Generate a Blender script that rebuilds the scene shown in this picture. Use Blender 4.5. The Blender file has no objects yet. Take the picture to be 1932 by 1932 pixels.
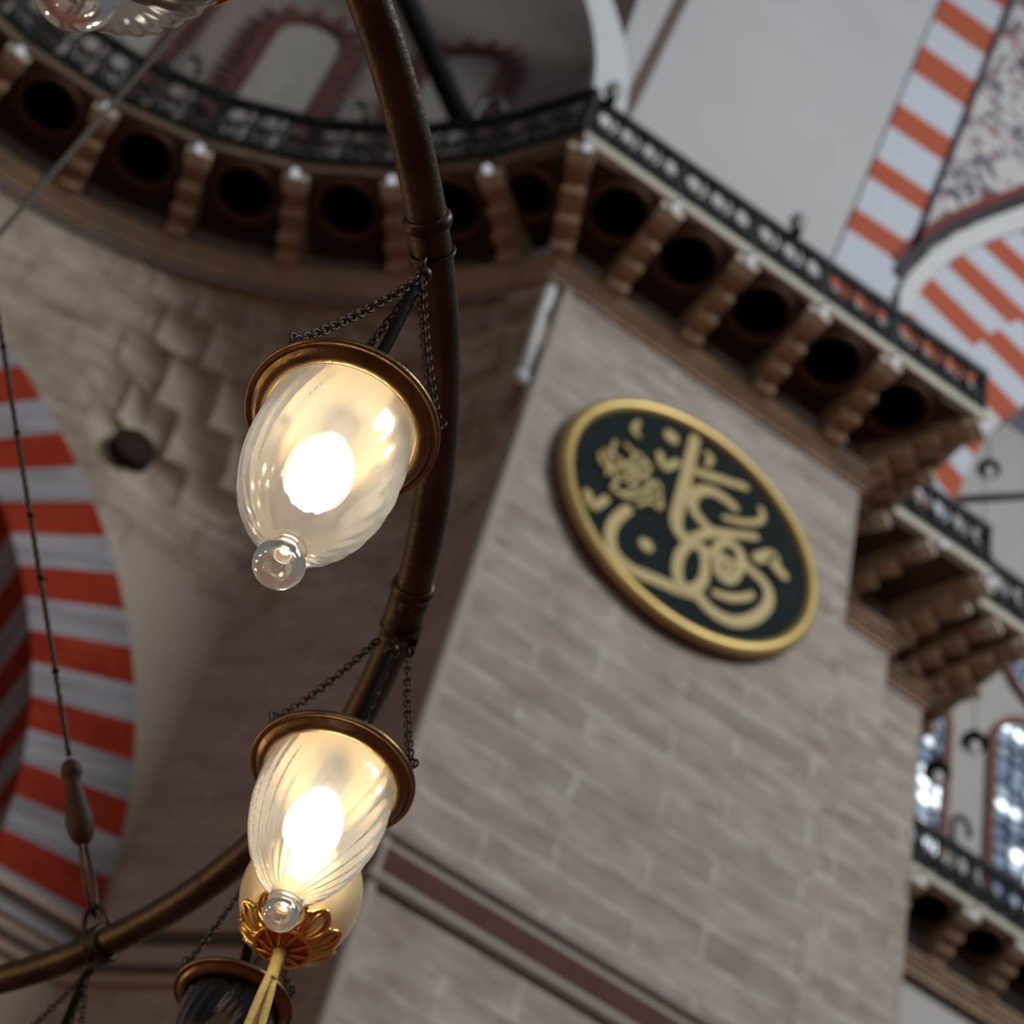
import bpy, math, random
from mathutils import Vector, Matrix
random.seed(7)
C = bpy.context.scene.collection
PI = math.pi
def R(a): return math.radians(a)

# ------------------------------------------------------------------ materials
def new_mat(name):
    m = bpy.data.materials.new(name); m.use_nodes = True
    nt = m.node_tree; nt.nodes.clear()
    out = nt.nodes.new('ShaderNodeOutputMaterial')
    return m, nt, out
def N(nt, t, **kw):
    n = nt.nodes.new('ShaderNode' + t)
    for k, v in kw.items():
        if k in n.inputs: n.inputs[k].default_value = v
        else: setattr(n, k, v)
    return n
def ramp(nt, stops):
    n = nt.nodes.new('ShaderNodeValToRGB'); e = n.color_ramp.elements
    while len(e) < len(stops): e.new(0.5)
    for i, (p, c) in enumerate(stops):
        e[i].position = p; e[i].color = (c[0], c[1], c[2], 1)
    return n
def simple(name, col, rough=0.6, metal=0.0, vary=0.15, scale=6.0, bump=0.0, bscale=40.0, spec=0.5):
    """principled surface whose colour wanders a little with noise"""
    m, nt, out = new_mat(name)
    p = N(nt, 'BsdfPrincipled', Roughness=rough, Metallic=metal)
    p.inputs['Specular IOR Level'].default_value = spec
    tc = N(nt, 'TexCoord'); no = N(nt, 'TexNoise', Scale=scale, Detail=5.0)
    nt.links.new(tc.outputs['Object'], no.inputs['Vector'])
    a = [max(0, c * (1 - vary)) for c in col]; b = [c * (1 + vary) for c in col]
    r = ramp(nt, [(0.3, a), (0.7, b)])
    nt.links.new(no.outputs['Fac'], r.inputs['Fac']); nt.links.new(r.outputs['Color'], p.inputs['Base Color'])
    if bump:
        n2 = N(nt, 'TexNoise', Scale=bscale, Detail=4.0); bp = N(nt, 'Bump', Strength=bump, Distance=0.01)
        nt.links.new(tc.outputs['Object'], n2.inputs['Vector'])
        nt.links.new(n2.outputs['Fac'], bp.inputs['Height']); nt.links.new(bp.outputs['Normal'], p.inputs['Normal'])
    nt.links.new(p.outputs[0], out.inputs[0])
    return m
def stone(name, c1, c2, mortar, bw=0.95, bh=0.32, msize=0.022, stain=(0.13, 0.075, 0.045), stain_amt=0.5):
    """coursed ashlar, laid out in wall metres through UV (run, height)"""
    m, nt, out = new_mat(name)
    p = N(nt, 'BsdfPrincipled', Roughness=0.75)
    uv = N(nt, 'UVMap')
    br = nt.nodes.new('ShaderNodeTexBrick')
    br.offset = 0.43; br.inputs['Scale'].default_value = 1.0
    br.inputs['Brick Width'].default_value = bw; br.inputs['Row Height'].default_value = bh
    br.inputs['Mortar Size'].default_value = msize; br.inputs['Mortar Smooth'].default_value = 0.4
    br.inputs['Color1'].default_value = (*c1, 1); br.inputs['Color2'].default_value = (*c2, 1)
    br.inputs['Mortar'].default_value = (*mortar, 1); br.inputs['Bias'].default_value = -0.2
    no0 = N(nt, 'TexNoise', Scale=3.0, Detail=3.0)
    nt.links.new(uv.outputs[0], no0.inputs['Vector'])
    ad = nt.nodes.new('ShaderNodeMixRGB'); ad.blend_type = 'ADD'; ad.inputs['Fac'].default_value = 0.11
    nt.links.new(uv.outputs[0], ad.inputs[1]); nt.links.new(no0.outputs['Color'], ad.inputs[2])
    nt.links.new(ad.outputs[0], br.inputs['Vector'])
    no = N(nt, 'TexNoise', Scale=2.6, Detail=8.0, Roughness=0.7)
    mp = N(nt, 'Mapping'); mp.inputs['Scale'].default_value = (0.8, 2.0, 1)
    nt.links.new(uv.outputs[0], mp.inputs[0]); nt.links.new(mp.outputs[0], no.inputs['Vector'])
    r = ramp(nt, [(0.40, (0, 0, 0)), (0.66, (1, 1, 1))])
    nt.links.new(no.outputs['Fac'], r.inputs['Fac'])
    mul = N(nt, 'Math', operation='MULTIPLY'); mul.inputs[1].default_value = stain_amt
    nt.links.new(r.outputs['Color'], mul.inputs[0])
    mx = nt.nodes.new('ShaderNodeMixRGB'); mx.inputs[2].default_value = (*stain, 1)
    nt.links.new(mul.outputs[0], mx.inputs['Fac']); nt.links.new(br.outputs['Color'], mx.inputs[1])
    nt.links.new(mx.outputs[0], p.inputs['Base Color'])
    bp = N(nt, 'Bump', Strength=0.4, Distance=0.02)
    nt.links.new(br.outputs['Fac'], bp.inputs['Height']); nt.links.new(bp.outputs['Normal'], p.inputs['Normal'])
    nt.links.new(p.outputs[0], out.inputs[0])
    return m
def marble(name, c1, c2, sc=(0.6, 5.0, 1)):
    m, nt, out = new_mat(name)
    p = N(nt, 'BsdfPrincipled', Roughness=0.9); p.inputs['Specular IOR Level'].default_value = 0.15
    uv = N(nt, 'UVMap'); mp = N(nt, 'Mapping'); mp.inputs['Scale'].default_value = sc
    no = N(nt, 'TexNoise', Scale=1.3, Detail=4.0, Distortion=0.5)
    nt.links.new(uv.outputs[0], mp.inputs[0]); nt.links.new(mp.outputs[0], no.inputs['Vector'])
    r = ramp(nt, [(0.38, c1), (0.62, c2)])
    nt.links.new(no.outputs['Fac'], r.inputs['Fac']); nt.links.new(r.outputs['Color'], p.inputs['Base Color'])
    nt.links.new(p.outputs[0], out.inputs[0])
    return m
def floral(name):
    """painted scrollwork: dark blue and red leaves scattered on a pale ground"""
    m, nt, out = new_mat(name)
    p = N(nt, 'BsdfPrincipled', Roughness=0.7); uv = N(nt, 'UVMap')
    mp = N(nt, 'Mapping'); mp.inputs['Scale'].default_value = (1, 0.62, 1)
    nt.links.new(uv.outputs[0], mp.inputs[0])
    a = N(nt, 'TexNoise', Scale=3.4, Detail=2.0, Distortion=1.4); b = N(nt, 'TexNoise', Scale=2.6, Detail=2.0, Distortion=1.8)
    of = N(nt, 'Mapping'); of.inputs['Location'].default_value = (5.3, 2.7, 1)
    nt.links.new(mp.outputs[0], a.inputs['Vector']); nt.links.new(mp.outputs[0], of.inputs[0]); nt.links.new(of.outputs[0], b.inputs['Vector'])
    ra = ramp(nt, [(0.50, (0.50, 0.48, 0.47)), (0.60, (0.07, 0.075, 0.10))])
    rb = ramp(nt, [(0.59, (0, 0, 0)), (0.66, (1, 1, 1))])
    nt.links.new(a.outputs['Fac'], ra.inputs['Fac']); nt.links.new(b.outputs['Fac'], rb.inputs['Fac'])
    mx = nt.nodes.new('ShaderNodeMixRGB'); mx.inputs[2].default_value = (0.24, 0.05, 0.035, 1)
    nt.links.new(rb.outputs['Color'], mx.inputs['Fac']); nt.links.new(ra.outputs['Color'], mx.inputs[1])
    nt.links.new(mx.outputs[0], p.inputs['Base Color']); nt.links.new(p.outputs[0], out.inputs[0])
    return m
def emit(name, col, s):
    m, nt, out = new_mat(name)
    e = N(nt, 'Emission', Strength=s); e.inputs['Color'].default_value = (*col, 1)
    nt.links.new(e.outputs[0], out.inputs[0]); return m
def daylight_pane(name):
    """leaded honeycomb panes with daylight behind, some roundels clear, most clouded"""
    m, nt, out = new_mat(name)
    uv = N(nt, 'UVMap')
    vo = N(nt, 'TexVoronoi', Scale=4.2, Randomness=0.25); vo.feature = 'F1'
    nt.links.new(uv.outputs[0], vo.inputs['Vector'])
    rd = ramp(nt, [(0.30, (1, 1, 1)), (0.46, (0.05, 0.05, 0.05))])
    nt.links.new(vo.outputs['Distance'], rd.inputs['Fac'])
    no = N(nt, 'TexNoise', Scale=1.5, Detail=2.0); nt.links.new(uv.outputs[0], no.inputs['Vector'])
    sp = N(nt, 'SeparateColor'); nt.links.new(vo.outputs['Color'], sp.inputs[0])
    ad = N(nt, 'Math', operation='ADD'); nt.links.new(no.outputs['Fac'], ad.inputs[0])
    m2 = N(nt, 'Math', operation='MULTIPLY'); m2.inputs[1].default_value = 0.45; nt.links.new(sp.outputs[0], m2.inputs[0])
    nt.links.new(m2.outputs[0], ad.inputs[1])
    r2 = ramp(nt, [(0.55, (0.16, 0.22, 0.33)), (0.80, (0.4, 0.5, 0.62)), (0.93, (2.6, 2.9, 3.2))])
    nt.links.new(ad.outputs[0], r2.inputs['Fac'])
    mu = nt.nodes.new('ShaderNodeMixRGB'); mu.blend_type = 'MULTIPLY'; mu.inputs['Fac'].default_value = 0.85
    nt.links.new(r2.outputs['Color'], mu.inputs[1]); nt.links.new(rd.outputs['Color'], mu.inputs[2])
    e = N(nt, 'Emission', Strength=1.0); nt.links.new(mu.outputs[0], e.inputs['Color'])
    nt.links.new(e.outputs[0], out.inputs[0]); return m
def thin_glass(name, tint, milk, rough=0.04, ior=1.5, streak=0.25, milk_col=(0.95, 0.9, 0.8), haze=0.0):
    """single-walled blown glass: clear, mirror-like at grazing angles, slightly clouded by dust"""
    m, nt, out = new_mat(name)
    tr = N(nt, 'BsdfTransparent'); tr.inputs['Color'].default_value = (*tint, 1)
    tl = N(nt, 'BsdfTranslucent'); tl.inputs['Color'].default_value = (*milk_col, 1)
    gl = N(nt, 'BsdfGlossy', Roughness=rough); gl.inputs['Color'].default_value = (1, 1, 1, 1)
    tc = N(nt, 'TexCoord'); no = N(nt, 'TexNoise', Scale=55.0, Detail=6.0, Roughness=0.75)
    nt.links.new(tc.outputs['Object'], no.inputs['Vector'])
    no2 = N(nt, 'TexNoise', Scale=420.0, Detail=2.0)
    nt.links.new(tc.outputs['Object'], no2.inputs['Vector'])
    sp = ramp(nt, [(0.66, (0, 0, 0)), (0.72, (1, 1, 1))]); nt.links.new(no2.outputs['Fac'], sp.inputs['Fac'])
    mr = N(nt, 'MapRange'); mr.inputs['To Min'].default_value = milk * (1 - streak); mr.inputs['To Max'].default_value = milk * (1 + streak)
    nt.links.new(no.outputs['Fac'], mr.inputs['Value'])
    ad = N(nt, 'Math', operation='MULTIPLY_ADD'); ad.inputs[1].default_value = 0.25 * min(1, milk * 6)
    nt.links.new(sp.outputs['Color'], ad.inputs[0]); nt.links.new(mr.outputs[0], ad.inputs[2])
    rf = N(nt, 'BsdfRefraction', Roughness=0.28, IOR=1.12); rf.inputs['Color'].default_value = (*tint, 1)
    m0 = N(nt, 'MixShader'); m0.inputs[0].default_value = haze; nt.links.new(tr.outputs[0], m0.inputs[1]); nt.links.new(rf.outputs[0], m0.inputs[2])
    m1 = N(nt, 'MixShader'); nt.links.new(ad.outputs[0], m1.inputs[0]); nt.links.new(m0.outputs[0], m1.inputs[1]); nt.links.new(tl.outputs[0], m1.inputs[2])
    lw = N(nt, 'LayerWeight', Blend=0.5); pw = N(nt, 'Math', operation='POWER'); pw.inputs[1].default_value = 2.6
    fr = N(nt, 'Math', operation='MULTIPLY_ADD'); fr.inputs[1].default_value = 0.65; fr.inputs[2].default_value = 0.03 * ior / 1.5
    nt.links.new(lw.outputs['Facing'], pw.inputs[0]); nt.links.new(pw.outputs[0], fr.inputs[0])
    bp = N(nt, 'Bump', Strength=0.12, Distance=0.002); nt.links.new(no.outputs['Fac'], bp.inputs['Height'])
    nt.links.new(bp.outputs['Normal'], gl.inputs['Normal'])
    m2 = N(nt, 'MixShader'); nt.links.new(fr.outputs[0], m2.inputs[0]); nt.links.new(m1.outputs[0], m2.inputs[1]); nt.links.new(gl.outputs[0], m2.inputs[2])
    nt.links.new(m2.outputs[0], out.inputs[0]); return m
def solid_glass(name, col=(1, 1, 1), rough=0.0, cloud=0.0):
    m, nt, out = new_mat(name)
    g = N(nt, 'BsdfGlass', Roughness=rough, IOR=1.5); g.inputs['Color'].default_value = (*col, 1)
    tl = N(nt, 'BsdfTranslucent'); tl.inputs['Color'].default_value = (1.0, 0.96, 0.86, 1)
    mx = N(nt, 'MixShader'); mx.inputs[0].default_value = cloud
    nt.links.new(g.outputs[0], mx.inputs[1]); nt.links.new(tl.outputs[0], mx.inputs[2])
    nt.links.new(mx.outputs[0], out.inputs[0]); return m

M = {}
M['pier'] = stone('pier_ashlar', (0.435, 0.385, 0.33), (0.30, 0.260, 0.215), (0.515, 0.478, 0.42), bw=1.25, msize=0.030, stain=(0.165, 0.115, 0.08), stain_amt=0.7)
M['flank'] = stone('side_ashlar', (0.52, 0.385, 0.295), (0.41, 0.29, 0.215), (0.56, 0.44, 0.34), stain_amt=0.35)
M['squinch'] = stone('squinch_stone', (0.52, 0.46, 0.365), (0.46, 0.395, 0.305), (0.38, 0.295, 0.20), bw=1.1, bh=0.42, msize=0.016, stain=(0.17, 0.095, 0.045), stain_amt=0.7)
M['plaster_beige'] = simple('plaster_beige', (0.43, 0.375, 0.285), 0.8, vary=0.06, scale=0.8)
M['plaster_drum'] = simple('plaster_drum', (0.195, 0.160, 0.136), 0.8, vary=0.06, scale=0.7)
M['plaster_grey'] = simple('plaster_grey', (0.45, 0.455, 0.46), 0.8, vary=0.04, scale=0.6)
M['plaster_white'] = simple('plaster_white', (0.56, 0.585, 0.59), 0.8, vary=0.04)
M['plaster_far'] = simple('plaster_far', (0.43, 0.42, 0.385), 0.8, vary=0.05, scale=0.5)
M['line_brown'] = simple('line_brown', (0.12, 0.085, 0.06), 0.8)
M['cornice'] = simple('cornice_stone', (0.36, 0.26, 0.17), 0.7, vary=0.2, scale=3.0)
M['corbel'] = simple('corbel_stone', (0.36, 0.235, 0.14), 0.75, vary=0.25, scale=5.0)
M['corbel_tip'] = simple('corbel_tip_stone', (0.56, 0.50, 0.38), 0.7, vary=0.1)
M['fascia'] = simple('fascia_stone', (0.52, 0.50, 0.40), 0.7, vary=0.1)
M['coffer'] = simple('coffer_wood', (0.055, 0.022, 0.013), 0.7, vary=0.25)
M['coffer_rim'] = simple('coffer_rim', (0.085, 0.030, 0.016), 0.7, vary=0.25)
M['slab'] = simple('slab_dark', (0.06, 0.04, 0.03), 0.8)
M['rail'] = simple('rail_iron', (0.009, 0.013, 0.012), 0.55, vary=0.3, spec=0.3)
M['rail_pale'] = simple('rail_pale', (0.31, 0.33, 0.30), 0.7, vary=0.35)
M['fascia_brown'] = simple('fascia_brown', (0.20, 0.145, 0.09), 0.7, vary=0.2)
M['hook'] = simple('hook_iron', (0.07, 0.075, 0.065), 0.5)
M['red'] = marble('voussoir_red', (0.235, 0.020, 0.008), (0.32, 0.038, 0.014), (1.2, 1.6, 1))
M['white'] = marble('voussoir_white', (0.225, 0.22, 0.24), (0.35, 0.34, 0.355))
M['orange'] = marble('voussoir_orange', (0.36, 0.085, 0.045), (0.44, 0.12, 0.065), (1, 1, 1))
M['paleblue'] = marble('voussoir_pale', (0.46, 0.49, 0.54), (0.56, 0.585, 0.62), (1, 2, 1))
M['floral'] = floral('floral_paint')
M['navy'] = simple('navy_line', (0.030, 0.022, 0.028), 0.7)
M['maroon'] = simple('maroon_line', (0.15, 0.028, 0.02), 0.7)
M['arch_white'] = simple('arch_white', (0.55, 0.565, 0.56), 0.75, vary=0.03)
M['scallop'] = simple('scallop_paint', (0.075, 0.020, 0.018), 0.85, vary=0.5, scale=9.0)
M['blind'] = simple('blind_pane', (0.27, 0.245, 0.215), 0.8, vary=0.06)
M['window_red'] = simple('window_red', (0.19, 0.085, 0.065), 0.8, vary=0.3, scale=12)
M['pane'] = daylight_pane('leaded_daylight')
M['band_red'] = simple('band_red', (0.075, 0.018, 0.011), 0.8)
M['band_dark'] = simple('band_dark', (0.10, 0.07, 0.05), 0.7)
M['gold'] = simple('gold_leaf', (0.52, 0.375, 0.12), 0.42, metal=0.5, vary=0.12, scale=3)
M['gold_ink'] = simple('gold_ink', (0.52, 0.40, 0.14), 0.5, vary=0.08, scale=5)
M['green_disc'] = simple('green_disc', (0.006, 0.014, 0.012), 0.8, vary=0.2, spec=0.15)
M['frame_back'] = simple('frame_back', (0.09, 0.02, 0.012), 0.6)
M['bronze'] = simple('bronze_tube', (0.058, 0.036, 0.020), 0.46, metal=0.75, vary=0.4, scale=14, bump=0.15, bscale=120)
M['bronze_dark'] = simple('bronze_dark', (0.045, 0.028, 0.018), 0.42, metal=0.8, vary=0.3, scale=20)
M['brass'] = simple('brass_rim', (0.200, 0.128, 0.058), 0.36, metal=0.95, vary=0.3, scale=25, bump=0.1, bscale=150)
M['brass_plate'] = simple('brass_plate', (0.40, 0.295, 0.14), 0.6, metal=0.2, vary=0.15, scale=20)
M['vent'] = simple('vent_dark', (0.035, 0.022, 0.016), 0.9, spec=0.1)
M['chain'] = simple('chain_iron', (0.05, 0.030, 0.018), 0.45, metal=0.7, vary=0.3, scale=60)
M['conduit'] = simple('conduit_black', (0.008, 0.006, 0.005), 0.7, spec=0.06)
M['wood'] = simple('finial_wood', (0.040, 0.017, 0.007), 0.6, vary=0.3, scale=30, spec=0.25)
M['cable_far'] = simple('cable_far', (0.085, 0.07, 0.055), 0.8)
M['glass_lit'] = thin_glass('glass_lit', (0.97, 0.96, 0.95), 0.10, haze=0.97)
M['glass_lit_ribbed'] = thin_glass('glass_lit_ribbed', (0.96, 0.96, 0.96), 0.09, haze=0.93)
M['glass_dull'] = thin_glass('glass_dull', (0.86, 0.84, 0.80), 0.03, 0.03, 1.6)
M['glass_smoke'] = thin_glass('glass_smoke', (0.42, 0.36, 0.32), 0.03, 0.05)
M['glass_knob'] = solid_glass('glass_knob', (1, 0.975, 0.92), cloud=0.11)
M['glass_knob_clear'] = solid_glass('glass_knob_clear', (1, 0.985, 0.96), cloud=0.04)
M['socket'] = simple('socket', (0.30, 0.28, 0.24), 0.5)
M['bulb_on'] = emit('bulb_on', (1.0, 0.90, 0.74), 24.0)
M['bulb_off'] = simple('bulb_off', (0.62, 0.60, 0.56), 0.3)
M['bead'] = emit('globe_glow', (0.86, 0.88, 1.0), 0.6)
M['egg'] = simple('egg_ivory', (0.82, 0.66, 0.36), 0.28, vary=0.05)
M['filigree'] = simple('filigree_gold', (0.75, 0.48, 0.12), 0.25, metal=1.0, vary=0.15, scale=40)
M['egg_cap'] = simple('egg_cap_red', (0.36, 0.10, 0.03), 0.35, metal=0.6)
M['tassel'] = simple('tassel_gold', (0.60, 0.46, 0.14), 0.55, vary=0.2, scale=200, bump=0.5, bscale=900)
M['carpet'] = simple('carpet_red', (0.26, 0.07, 0.045), 0.9, vary=0.3, scale=2)

# ------------------------------------------------------------------ geometry helpers
class MB:
    """collects faces (with UVs and material slots) and links them as one mesh object"""
    def __init__(s): s.v = []; s.f = []; s.u = []; s.mi = []; s.sm = []
    def face(s, pts, uv=None, mi=0, smooth=False):
        b = len(s.v); s.v += [Vector(p) for p in pts]; s.f.append(tuple(range(b, b + len(pts))))
        s.u.append(uv); s.mi.append(mi); s.sm.append(smooth)
    def raw(s, verts, faces, uvs=None, mi=0, smooth=True):
        b = len(s.v); s.v += [Vector(p) for p in verts]
        for k, f in enumerate(faces):
            s.f.append(tuple(b + i for i in f)); s.u.append([uvs[i] for i in f] if uvs else None); s.mi.append(mi); s.sm.append(smooth)
    def box(s, c, size, mi=0, rz=0.0):
        cx, cy, cz = c; x, y, z = size[0] / 2, size[1] / 2, size[2] / 2
        ca, sa = math.cos(rz), math.sin(rz)
        vs = [(cx + ca * i * x - sa * j * y, cy + sa * i * x + ca * j * y, cz + k * z) for k in (-1, 1) for i, j in ((-1, -1), (1, -1), (1, 1), (-1, 1))]
        s.raw(vs, [(3, 2, 1, 0), (4, 5, 6, 7), (0, 1, 5, 4), (1, 2, 6, 5), (2, 3, 7, 6), (3, 0, 4, 7)], mi=mi, smooth=False)
    def prism(s, poly, d, mi=0, back=True):
        """3-D polygon extruded by vector d, planar"""
        n = len(poly); p = [Vector(q) for q in poly]; d = Vector(d)
        s.face(p, mi=mi)
        if back: s.face([q + d for q in reversed(p)], mi=mi)
        for i in range(n):
            s.face([p[i], p[i] + d, p[(i + 1) % n] + d, p[(i + 1) % n]], mi=mi)
    def lathe(s, prof, seg=48, c=(0, 0, 0), mi=0, mod=None, smooth=True, axis=None):
        """prof: (r, z); mod(ang, i, r) may alter the radius; axis: matrix that orients it"""
        vs = []; fs = []; n = len(prof)
        for i, (r, z) in enumerate(prof):
            for k in range(seg):
                a = 2 * PI * k / seg; rr = mod(a, i, r) if mod else r
                q = Vector((rr * math.cos(a), rr * math.sin(a), z))
                if axis is not None: q = axis @ q
                vs.append(q + Vector(c))
        for i in range(n - 1):
            for k in range(seg):
                k2 = (k + 1) % seg
                fs.append((i * seg + k, i * seg + k2, (i + 1) * seg + k2, (i + 1) * seg + k))
        if prof[0][0] > 1e-6: pass
        s.raw(vs, fs, mi=mi, smooth=smooth)
    def ball(s, c, r, seg=20, rings=12, sc=(1, 1, 1), mi=0):
        vs = []; fs = []
        for i in range(rings + 1):
            t = PI * i / rings
            for k in range(seg):
                a = 2 * PI * k / seg
                vs.append((c[0] + sc[0] * r * math.sin(t) * math.cos(a), c[1] + sc[1] * r * math.sin(t) * math.sin(a), c[2] - sc[2] * r * math.cos(t)))
        for i in range(rings):
            for k in range(seg):
                k2 = (k + 1) % seg; fs.append((i * seg + k, i * seg + k2, (i + 1) * seg + k2, (i + 1) * seg + k))
        s.raw(vs, fs, mi=mi)
    def tube(s, pts, r, seg=10, closed=False, mi=0, cap=True):
        pts = [Vector(p) for p in pts]; n = len(pts)
        rad = r if isinstance(r, (list, tuple)) else [r] * n
        up = None; vs = []; fs = []
        for i in range(n):
            a = pts[i - 1] if (i > 0 or closed) else pts[i]; b = pts[(i + 1) % n] if (i < n - 1 or closed) else pts[i]
            t = (b - a).normalized()
            if up is None:
                up = t.orthogonal().normalized()
            up = (up - t * up.dot(t))
            up = up.normalized() if up.length > 1e-6 else t.orthogonal().normalized()
            w = t.cross(up)
            for k in range(seg):
                an = 2 * PI * k / seg
                vs.append(pts[i] + (up * math.cos(an) + w * math.sin(an)) * rad[i])
        m = n if closed else n - 1
        for i in range(m):
            j = (i + 1) % n
            for k in range(seg):
                k2 = (k + 1) % seg
                fs.append((i * seg + k, i * seg + k2, j * seg + k2, j * seg + k))
        if cap and not closed:
            fs.append(tuple(reversed(range(seg)))); fs.append(tuple(range((n - 1) * seg, n * seg)))
        s.raw(vs, fs, mi=mi)
    def link(s, c, t, side, L, W, r, seg=6, n=14):
        """one oval chain link: centre, long direction, side direction"""
        pts = []
        for k in range(n):
            a = 2 * PI * k / n
            pts.append(Vector(c) + t * (math.cos(a) * L / 2) + side * (math.sin(a) * W / 2))
        s.tube(pts, r, seg, closed=True)
    def sweep(s, rails, mi=0, smooth=False, closed_prof=True, ends=True):
        """rails: list over path of lists over profile (same length)"""
        n = len(rails); m = len(rails[0]); vs = [p for ring in rails for p in ring]; fs = []
        for i in range(n - 1):
            for k in range(m if closed_prof else m - 1):
                k2 = (k + 1) % m; fs.append((i * m + k, (i + 1) * m + k, (i + 1) * m + k2, i * m + k2))
        if ends and closed_prof:
            fs.append(tuple(range(m))); fs.append(tuple(reversed(range((n - 1) * m, n * m))))
        s.raw(vs, fs, mi=mi, smooth=smooth)
    def build(s, name, mats, parent=None, base=None):
        if not isinstance(mats, (list, tuple)): mats = [mats]
        if base is None:
            base = Vector((0, 0, 0)); q = parent
            while q is not None:
                if q.get('_w'): base = Vector(q.location)
                q = q.parent
        me = bpy.data.meshes.new(name)
        me.from_pydata([v - Vector(base) for v in s.v], [], s.f)
        if any(u is not None for u in s.u):
            ul = me.uv_layers.new(name='UVMap'); i = 0
            for f, u in zip(s.f, s.u):
                for k in range(len(f)):
                    ul.data[i].uv = u[k] if u is not None else (0, 0); i += 1
        for m in mats: me.materials.append(m)
        me.polygons.foreach_set('material_index', s.mi); me.polygons.foreach_set('use_smooth', s.sm)
        me.update()
        o = bpy.data.objects.new(name, me); C.objects.link(o)
        if parent is not None: o.parent = parent
        return o
def tag(o, label, cat, group=None):
    o['label'] = label; o['category'] = cat
    if group: o['group'] = group
    return o
def thing(name, label, cat, loc=(0, 0, 0), group=None):
    o = bpy.data.objects.new(name, None); C.objects.link(o); o.location = loc; o.empty_display_size = 0.1
    o['_w'] = 1
    return tag(o, label, cat, group)
def struct(name, mb, mats, parent=None):
    o = mb.build(name, mats, parent)
    if parent is None: o['kind'] = 'structure'
    return o
def lerp(a, b, t): return a + (b - a) * t
def lerp2(a, b, t): return (lerp(a[0], b[0], t), lerp(a[1], b[1], t))
def smooth_path(P, n=8):
    """Catmull-Rom through points of any dimension"""
    out = []
    for i in range(len(P) - 1):
        p0 = P[max(i - 1, 0)]; p1 = P[i]; p2 = P[i + 1]; p3 = P[min(i + 2, len(P) - 1)]
        for k in range(n):
            t = k / n
            out.append(tuple(0.5 * (2 * b + (c - a) * t + (2 * a - 5 * b + 4 * c - d) * t * t + (-a + 3 * b - 3 * c + d) * t ** 3) for a, b, c, d in zip(p0, p1, p2, p3)))
    out.append(tuple(P[-1])); return out
# ------------------------------------------------------------------ the building (metres, camera eye at the origin, floor 1.6 below)
FLOOR = -1.6
E = (-1.3, 7.0); RW = 5.4                       # centre and wall radius of the curved bay (exedra)
def polar(a, r, z): return (E[0] + r * math.cos(R(a)), E[1] + r * math.sin(R(a)), z)
def wall_run(mb, plan, z0, z1, closed=False, mi=0, u0=0.0):
    n = len(plan); u = u0
    for i in range(n if closed else n - 1):
        a, b = plan[i], plan[(i + 1) % n]; L = math.hypot(b[0] - a[0], b[1] - a[1])
        mb.face([(a[0], a[1], z0), (b[0], b[1], z0), (b[0], b[1], z1), (a[0], a[1], z1)],
                [(u, z0), (u + L, z0), (u + L, z1), (u, z1)], mi)
        u += L
# floor
f = MB(); f.box((4, 4, FLOOR - 0.1), (60, 60, 0.2)); struct('floor', f, M['carpet'])
# the great pier with its stepped right-hand corner, and its plain flank
PIER = [(3.375, 10), (6.65, 10), (6.65, 11.32), (8.07, 11.32), (8.07, 11.65), (8.76, 11.65), (8.76, 14.7)]
f = MB(); wall_run(f, PIER, FLOOR, 16.95)
b = 0.05                                        # worn rounded arris on the left corner
f.tube([(3.385, 10.01, FLOOR), (3.385, 10.01, 16.2)], 0.05, 10)
f.face([(p[0], p[1], 16.95) for p in PIER] + [(8.76, 15.5, 16.95), (2.38, 15.5, 16.95), (2.38, 12.7, 16.95), (3.375, 11.7, 16.95)])
struct('wall_front', f, M['pier'])
f = MB(); wall_run(f, [(8.76, 15.5), (2.38, 15.5), (2.38, 12.7), (3.375, 11.7), (3.375, 10)], FLOOR, 16.95, u0=0.3)
struct('wall_side', f, M['flank'])
f = MB(); f.tube([(3.24, 10.03, 14.55), (3.24, 10.03, 15.93)], 0.055, 14); f.ball((3.24, 10.03, 14.53), 0.075, 12, 8); struct('trim_13', f, M['plaster_white'])  # corner colonette in white: the daylight highlight is put into its colour
# painted string course across the pier: thin dark line, broad dark red band, thin red line
f = MB()
for z, h, d, mi in ((9.36, 0.05, 0.05, 1), (9.28, 0.06, 0.03, 2), (9.16, 0.20, 0.035, 0), (9.03, 0.05, 0.03, 2), (8.965, 0.05, 0.045, 1)):
    f.box(((3.375 + 6.65) / 2 - 0.0, 10 - d / 2, z), (3.275 + 2 * d, d, h), mi)
struct('trim_1', f, [M['band_red'], M['band_dark'], M['pier']])
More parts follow.
